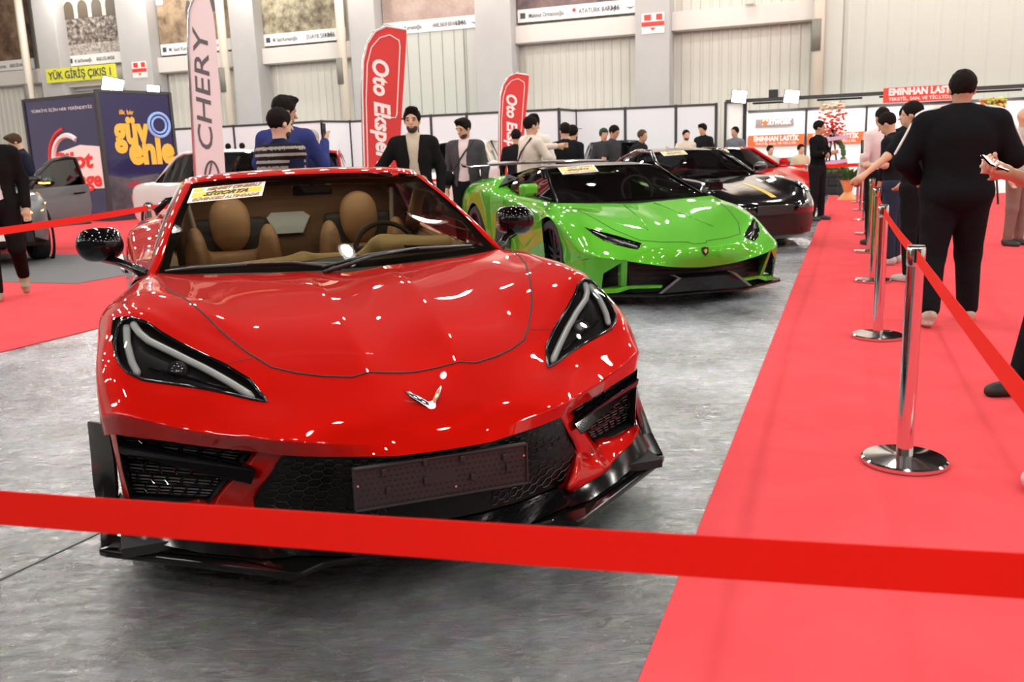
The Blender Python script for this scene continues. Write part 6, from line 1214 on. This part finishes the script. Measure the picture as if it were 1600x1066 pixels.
def gv(e, F, L, H):
    T = lambda x, y, zz=.006: F @ Matrix.Translation((x, y, zz)); yo = mat('orange_print', (0.95, 0.50, 0.05), .4)
    put_text('güv', T(L * .40, H * .61), yo, e, .95, .05, fit=L * .50); put_text('enle', T(L * .66, H * .45), yo, e, .95, .05, fit=L * .66)
    put_text('ilk bir', T(L * .36, H * .83), yo, e, .16, .02, fit=L * .2)
    P = [F @ Vector((L * .80 + .30 * math.cos(t), H * .75 + .30 * math.sin(t), .01)) for t in np.linspace(0, 2 * PI, 25)]; P2 = [F @ Vector((L * .80 + .2 * math.cos(t), H * .75 + .2 * math.sin(t), .01)) for t in np.linspace(0, 2 * PI, 25)]
    MB().tube(P, .04, 6, False).tube(P2, .03, 6, False).build('blue_seal', mat('pale_blue_print', (0.3, 0.5, 0.95), .4), e)
    MB().prism([(0, H * .08), (L, H * .05), (L, H * .30), (L * .7, H * .36), (L * .3, H * .33), (0, H * .36)], .002, .005, F).build('car_print', poster_mat('grey_car_print', [(.35, (.02, .018, .03)), (.6, (.16, .15, .18))], .8, 4), e)
    MB().prism([(L * .22, H * .28), (L * .40, H * .31), (L * .48, H * .27), (L * .36, H * .25)], .005, .008, F).build('tail_lamp_print', mat('tail_red_print', (0.35, 0.02, 0.05), .4), e)
    for x in (.30, .44): MB().prism([(L * x, H * .20), (L * (x + .09), H * .20), (L * (x + .10), H * .13), (L * (x + .06), H * .08), (L * (x + .02), H * .08), (L * (x + .05), H * .13), (L * x, H * .14)], .006, .010, F).build('quote_mark', mat('deep_orange_print', (0.9, 0.25, 0.04), .4), e)
    put_text('+ pilotgarage', T(L * .52, H * .025 + .12), M_white, e, .16, .01, fit=L * .6)
c0 = at_y(148, 145, 22.6); cz = c0.z - .04; cl = at_y(36, 153, 24.0); cr_ = at_y(264, 147, 24.2)
stand('blue printed panel with a red and white round logo, left of the two display panels', Vector((cl.x, cl.y, 0)), Vector((c0.x, c0.y, 0)), cz, M_navy, pg)
stand('dark blue printed panel with big orange letters, right of the two display panels', Vector((c0.x + .04, c0.y + .02, 0)), Vector((cr_.x, cr_.y, 0)), cr_.z, M_navy, gv)
M_flood = mat('flood_light_face', (1, 1, 1), .3, emis=(1, .97, .92), estr=60)
def flood(p, aim, label, pole=.35, e_w=45, r=.16, grp='flood lights'):
    p = Vector(p); aim = Vector(aim).normalized(); e = empty('flood_light', p - Vector((0, 0, pole)), 0, label, 'flood light', grp)
    F = frame((0, 0, pole), aim.cross(UP), aim.cross(UP).cross(aim)); F = Matrix.Translation((0, 0, pole)) @ Vector((0, 0, 1)).rotation_difference(aim).to_matrix().to_4x4()
    MB().box((-r, -r * .8, -.05), (r, r * .8, 0), F).build('lamp_body', M_satin, e, bevel=.01); MB().box((-r * .9, -r * .7, .001), (r * .9, r * .7, .006), F).build('lit_face', M_flood, e)
    MB().tube([(0, 0, 0), (0, 0, pole - .02)], .014, 6).build('bracket', M_satin, e)
    L = bpy.data.lights.new('flood_lamp', 'SPOT'); L.energy = e_w; L.spot_size = 2.2; L.spot_blend = .6; L.shadow_soft_size = .08; L.color = (1, .96, .9)
    o = bpy.data.objects.new('flood_lamp', L); COL.objects.link(o); o.location = p + aim * .06; o.rotation_euler = aim.to_track_quat('-Z', 'Y').to_euler()
f1 = at_y(176, 134, 23.2); f2 = at_y(240, 144, 24.0)
flood((f1.x, f1.y, f1.z), (.25, -1, -.1), 'big glaring flood light on top of the blue panels', pole=max(f1.z - cz, .1), r=.26); flood((f2.x, f2.y, f2.z + .05), (.1, -1, -.15), 'smaller flood light above the orange letters', pole=.2, r=.16)

# ================================================================== lit booth of the tyre seller
BB = 27.2
def bpt(u, v): return wall_pt(u, v, BB)
e = empty('exhibition_booth', (0, 0, 0), 0, 'brightly lit white booth with orange bands and black frame at the far end', 'booth')
def bx(u0, u1, v0, v1, b0, b1, name, material, parent=e):
    p = [to_hall(wall_pt(u, v, (b0 + b1) / 2)) for u, v in ((u0, v0), (u1, v1))]; return MB().box((min(p[0][0], p[1][0]), b0, max(min(p[0][2], p[1][2]), 0)), (max(p[0][0], p[1][0]), b1, max(p[0][2], p[1][2])), HM).build(name, material, parent)
M_boothw = mat('booth_white', (0.92, 0.90, 0.88), .4); M_orange = mat('orange_band', (0.85, 0.13, 0.03), .4)
aL, _, zt = to_hall(bpt(1134, 159)); aR = to_hall(bpt(1610, 160))[0] + 1.0; a1 = to_hall(bpt(1163, 175))[0]; a2 = to_hall(bpt(1258, 175))[0]; a3 = to_hall(bpt(1355, 175))[0]; zi = to_hall(bpt(1200, 171))[2]
MB().box((aL, BB, 0), (a1, BB + .04, zt), HM).build('left_wall', M_boothw, e)
MB().box((a1, BB + .9, 0), (aR, BB + .95, zi), HM).build('rear_wall', M_boothw, e)
MB().box((a1 - .02, BB, 0), (a1 + .02, BB + .92, zi), HM).build('return_wall', M_boothw, e)
for a in (aL, a1, (aL + a1) / 2 + .3): MB().box((a - .035, BB - .04, 0), (a + .035, BB + .03, zt), HM).build('frame_post', M_post, e)
for a in (a2, a3, a3 + 2.4): MB().box((a - .03, BB + .86, 0), (a + .03, BB + .9, zi), HM).build('panel_post', M_post, e)
MB().box((aL, BB - .05, zt - .05), (aR, BB + .05, zt + .05), HM).build('fascia_rail', M_post, e); MB().box((a1, BB + .82, zi - .03), (aR, BB + .9, zi + .03), HM).build('inner_rail', M_post, e)
z1 = to_hall(bpt(1210, 228))[2]; z2 = to_hall(bpt(1210, 210))[2]
for j, (s0, s1) in enumerate(((a1 + .05, a2 - .05), (a2 + .05, a3 - .05))):
    MB().box((s0, BB + .84, z1), (s1, BB + .86, z2), HM).build('orange_band', M_orange, e); cx = (s0 + s1) / 2; WF = lambda x, z: HM @ Matrix.Translation((x, BB + .83, z)) @ Matrix.Rotation(PI / 2, 4, 'X')
    put_text('EMINHAN LASTİK', WF(cx, z1 + .15), M_white, e, .2, .04, fit=(s1 - s0) * .82); put_text('TEKSTİL SAN. VE TİC.LTD.', WF(cx, z1 + .04), M_white, e, .09, .02, fit=(s1 - s0) * .75)
zl = to_hall(bpt(1210, 196))[2]; zh = to_hall(bpt(1210, 184))[2]
MB().box((a1 + .25, BB + .84, zl), (a2 - .35, BB + .86, zh), HM).build('grey_logo_plate', mat('grey_plate', (0.25, 0.2, 0.19), .4), e); put_text('PARTWORK', WF((a1 + a2) / 2, zl + .05), M_white, e, .2, .04, .2, fit=(a2 - a1) * .5); MB().prism([(a1 + .4, .0), (a1 + .52, .07), (a1 + .64, .0), (a1 + .52, -.07)], 0, .01, HM @ Matrix.Translation((0, BB + .83, (zl + zh) / 2)) @ Matrix.Rotation(PI / 2, 4, 'X')).build('orange_mark', M_orange, e)
MB().box((a1 + .2, BB + .84, .15), (a2 - .2, BB + .86, z1 - .35), HM).build('car_photo_print', poster_mat('booth_print', [(.35, (.1, .1, .14)), (.55, (.45, .5, .6)), (.7, (.8, .75, .7))], 1.3, 31), e)
sg = empty('booth_sign', (0, 0, 0), 0, 'red sign with white capitals on top of the lit booth', 'sign'); s0, s1 = to_hall(wall_pt(1380, 146, BB))[0], to_hall(wall_pt(1508, 146, BB))[0]; zb, zt2 = to_hall(wall_pt(1440, 158.5, BB))[2], to_hall(wall_pt(1440, 135, BB))[2]
MB().box((s0, BB - .09, zb), (s1, BB - .06, zt2), HM).build('panel', mat('sign_red', (0.72, 0.05, 0.03), .4), sg); WF2 = lambda x, z: HM @ Matrix.Translation((x, BB - .10, z)) @ Matrix.Rotation(PI / 2, 4, 'X')
put_text('EMINHAN LASTİK', WF2((s0 + s1) / 2, zb + .20), M_white, sg, .24, .05, fit=(s1 - s0) * .88); put_text('TEKSTİL. SAN. VE TİC.LTD.ŞTİ.', WF2((s0 + s1) / 2, zb + .05), M_white, sg, .12, .02, fit=(s1 - s0) * .86)
for u, lab, w in ((1155, 'flood light over the left end of the lit booth', 90), (1237, 'flood light over the middle of the lit booth', 90)):
    p = wall_pt(u, 151, BB - .5); flood(p, (.1, -1, -.12), lab, pole=.12, e_w=30, r=.22, grp='booth flood lights')
for k, a in enumerate((a1 + .8, a2 + .9, a3 + .9, a3 + 3.2)):
    L = bpy.data.lights.new('booth_lamp', 'AREA'); L.shape = 'RECTANGLE'; L.size = 1.2; L.size_y = .15; L.energy = 16; L.color = (1, .97, .93); o = bpy.data.objects.new('booth_lamp', L); COL.objects.link(o); o.location = HM @ Vector((a, BB + .35, zt - .12)); o.rotation_euler = (.35, 0, -HALL)
    t = MB().box((a - .6, BB + .3, zt - .10), (a + .6, BB + .4, zt - .05), HM).build('strip_lamp', M_satin, e)
tag(MB().box((-.13, 0, 0), (.13, .1, .22)).build('box_speaker', M_satin, bevel=.01), 'small dark box standing on the booth frame between the flood lights', 'speaker'); q = bpy.data.objects['box_speaker']; p = wall_pt(1208, 158, BB); q.location = (p.x, p.y, zt + .05); q.rotation_euler.z = -HALL
# flowers, plants, tyres
def bouquet(label, u, v, b, cols, r, hgt, name='flower_stand', base=True, group=None, cat='flowers', zbase=0.0):
    p = wall_pt(u, v, b); e = empty(name, (p.x, p.y, zbase), 0, label, cat, group); rnd = random.Random(int(u)); zc = p.z - zbase
    m = [MB() for _ in cols]
    for i in range(220):
        t = rnd.random() * 2 * PI; rr = r * math.sqrt(rnd.random()); zz = zc + (rnd.random() - .5) * hgt; x, y = rr * math.cos(t), rr * math.sin(t) * .5; j = rnd.randrange(len(cols)) if rnd.random() < .4 else min(int((zz - zc + hgt / 2) / hgt * len(cols)), len(cols) - 1)
        s = .03 + .03 * rnd.random(); m[j].lathe([(0, s * .6), (s * .6, s * .45), (s, 0), (s * .5, -s * .5), (0, -s * .6)], 6, (x, y, zz))
    for j, c in enumerate(cols): m[j].build(['blossoms', 'blossoms', 'leaves', 'blossoms'][j % 4], mat('petal_%d_%d_%d' % tuple(int(v * 99) for v in c), c, .7), e, smooth=True)
    if base:
        MB().tube([(-.25, 0, 0), (0, 0, zc)], .02, 6).build('stand_leg', M_satin, e); MB().tube([(.25, 0, 0), (0, 0, zc)], .02, 6).build('stand_leg', M_satin, e); MB().tube([(0, .25, 0), (0, 0, zc)], .02, 6).build('stand_leg', M_satin, e)
    return e
w = bouquet('tall wreath of red and white flowers on a stand, right of the guard', 1301, 192, 24.0, [(0.7, 0.62, 0.6), (0.72, 0.04, 0.03), (0.75, 0.1, 0.06), (0.8, 0.72, 0.5)], .34, .95)
zc = wall_pt(1301, 192, 24.0).z
for k, z in enumerate((zc - .42, zc - 1.0)): MB().add([(-.30, -.22, z - .04), (.32, -.22, z + .03), (.32, -.22, z + .12), (-.30, -.22, z + .05)], [(0, 1, 2, 3)]).build('ribbon', mat('lilac_ribbon', (0.6, 0.4, 0.6), .5), w)
g = MB(); rnd = random.Random(5)
for i in range(60): t = rnd.random() * 2 * PI; g.lathe([(0, .07), (.07, 0), (0, -.07)], 5, (.30 * math.cos(t), .1 * math.sin(t), zc - .75 + .4 * math.sin(t) + rnd.uniform(-.05, .05)))
g.build('leaves', mat('leaf_green', (0.06, 0.14, 0.04), .7), w)
def pot_plant(label, u, v, b, s=1.0):
    p = wall_pt(u, v, b); e = empty('potted_plant', (p.x, p.y, 0), 0, label, 'plant'); rnd = random.Random(int(u))
    MB().lathe([(.30 * s, 0), (.22 * s, .06), (.10 * s, .22 * s), (.20 * s, .5 * s), (.24 * s, .55 * s)], 14).build('wrapped_pot', mat('gold_wrap', (0.75, 0.35, 0.14), .35, metal=.3), e)
    m = MB()
    for i in range(60):
        t = rnd.random() * 2 * PI; el = rnd.uniform(.3, 1.3); L = rnd.uniform(.35, .6) * s; d = Vector((math.cos(t) * math.cos(el), math.sin(t) * math.cos(el), math.sin(el))); n = d.cross(UP).normalized() * .05 * s; o0 = Vector((0, 0, .5 * s)); m.add([o0, o0 + d * L * .6 + n, o0 + d * L - Vector((0, 0, .08)), o0 + d * L * .6 - n], [(0, 1, 2, 3)])
    m.build('leaves', mat('leaf_green'), e)
pot_plant('leafy plant in a gold wrapped pot, right of the guard at the carpet end', 1325, 290, 22.6, .85); pot_plant('leafy plant in a gold wrapped pot, between the red coupe and the guard', 1226, 285, 21.8, .8)
bouquet('yellow and red bouquet rising behind the track jacket man', 1551, 170, 20.0, [(0.7, 0.05, 0.04), (0.8, 0.6, 0.12), (0.4, 0.5, 0.1)], .26, .40)
for k, lab in enumerate(('bottom tyre of the stack behind the guard', 'second tyre from the floor behind the guard', 'third tyre from the floor behind the guard', 'topmost tyre of the stack behind the guard')):
    p = wall_pt(1302, 280, 25.4); t = MB().lathe([(.20, .02), (.30, .0), (.335, .04), (.335, .18), (.30, .22), (.20, .20), (.19, .11), (.20, .02)], 28).build('tyre', M_rubber, auto=.6); t.location = (p.x, p.y, k * .222); tag(t, lab, 'tyre', 'tyre stack')

# ================================================================== cars on the stands
suv = street_car((-6.97, 11.92, .012), .70, M_greycar, 'dark grey suv with amber lamps and an open door at the left edge', 4.5, 1.86, 1.66, 1.04, 'suv', 'suv_car', lamp=M_amberlit)
e = bpy.data.objects.new('open_door', None); COL.objects.link(e); e.parent = suv; e.location = (.93, 1.55, 0); e.rotation_euler = (0, 0, -1.06)
rows = [[(.03, y, z) for y, z in ((0, .42), (.55, .40), (1.08, .42))], [(.06, y, z) for y, z in ((0, .70), (.55, .70), (1.12, .70))], [(.03, y, z) for y, z in ((0, 1.0), (.55, 1.02), (1.13, 1.04))]]
MB().grid(rows).build('door_skin', M_greycar, e, auto=.8); MB().grid([[(x - .09, y, z) for x, y, z in r] for r in rows]).build('door_lining', M_satin, e)
MB().tube([(.0, .02, 1.0), (-.04, .22, 1.22), (-.08, .55, 1.42), (-.10, .85, 1.48), (-.10, 1.05, 1.46), (-.06, 1.12, 1.04)], .032, 8).build('window_frame', M_satin, e, smooth=True)
MB().add([(.0, .05, 1.0), (-.08, .55, 1.40), (-.10, .85, 1.46), (-.10, 1.04, 1.44), (-.05, 1.10, 1.04)], [(0, 1, 2, 3, 4)]).build('window_glass', glass('clear_glass', (.96, .97, .97), .08), e)
MB().tube([(.07, .78, .90), (.085, .90, .905), (.07, 1.0, .91)], .014, 8).build('door_handle', M_gloss, e)
MB().box((-.06, 0, .40), (.03, 1.1, .42)).build('door_sill', M_gloss, e)
mr = blob('door_mirror', lambda P: ell(P, (.20, .18, 1.10), (.13, .075, .075)), (.03, .06, 1.0), (.36, .3, 1.2), .014, M_gloss, e); MB().tube([(.11, .10, 1.095), (.20, .10, 1.085), (.30, .13, 1.09)], .012, 6).build('turn_signal', M_amberlit, mr)
street_car((-3.18, 14.5, .009), .814, M_whitecar, 'white saloon parked behind the white feather flag', 4.7, 1.84, 1.53, .93, 'sedan')
street_car((-1.95, 19.8, .009), -.45, M_whitecar, 'white suv behind the man in the black blazer', 4.4, 1.85, 1.68, 1.02, 'suv', 'suv_car')
street_car((-3.95, 17.3, .009), .1, paint('old_red_paint', (0.35, 0.02, 0.02), (0, 0, 0)), 'old red car with chrome trim left of the big red flag', 3.9, 1.60, 1.52, .93, 'suv')
street_car((3.02, 20.9, 0), .08, mat('dark_blue_paint', (0.012, 0.02, 0.035), .2, coat=1), 'dark blue car roof behind the bending man', 3.5, 1.82, 1.56, .98, 'suv', 'suv_car')
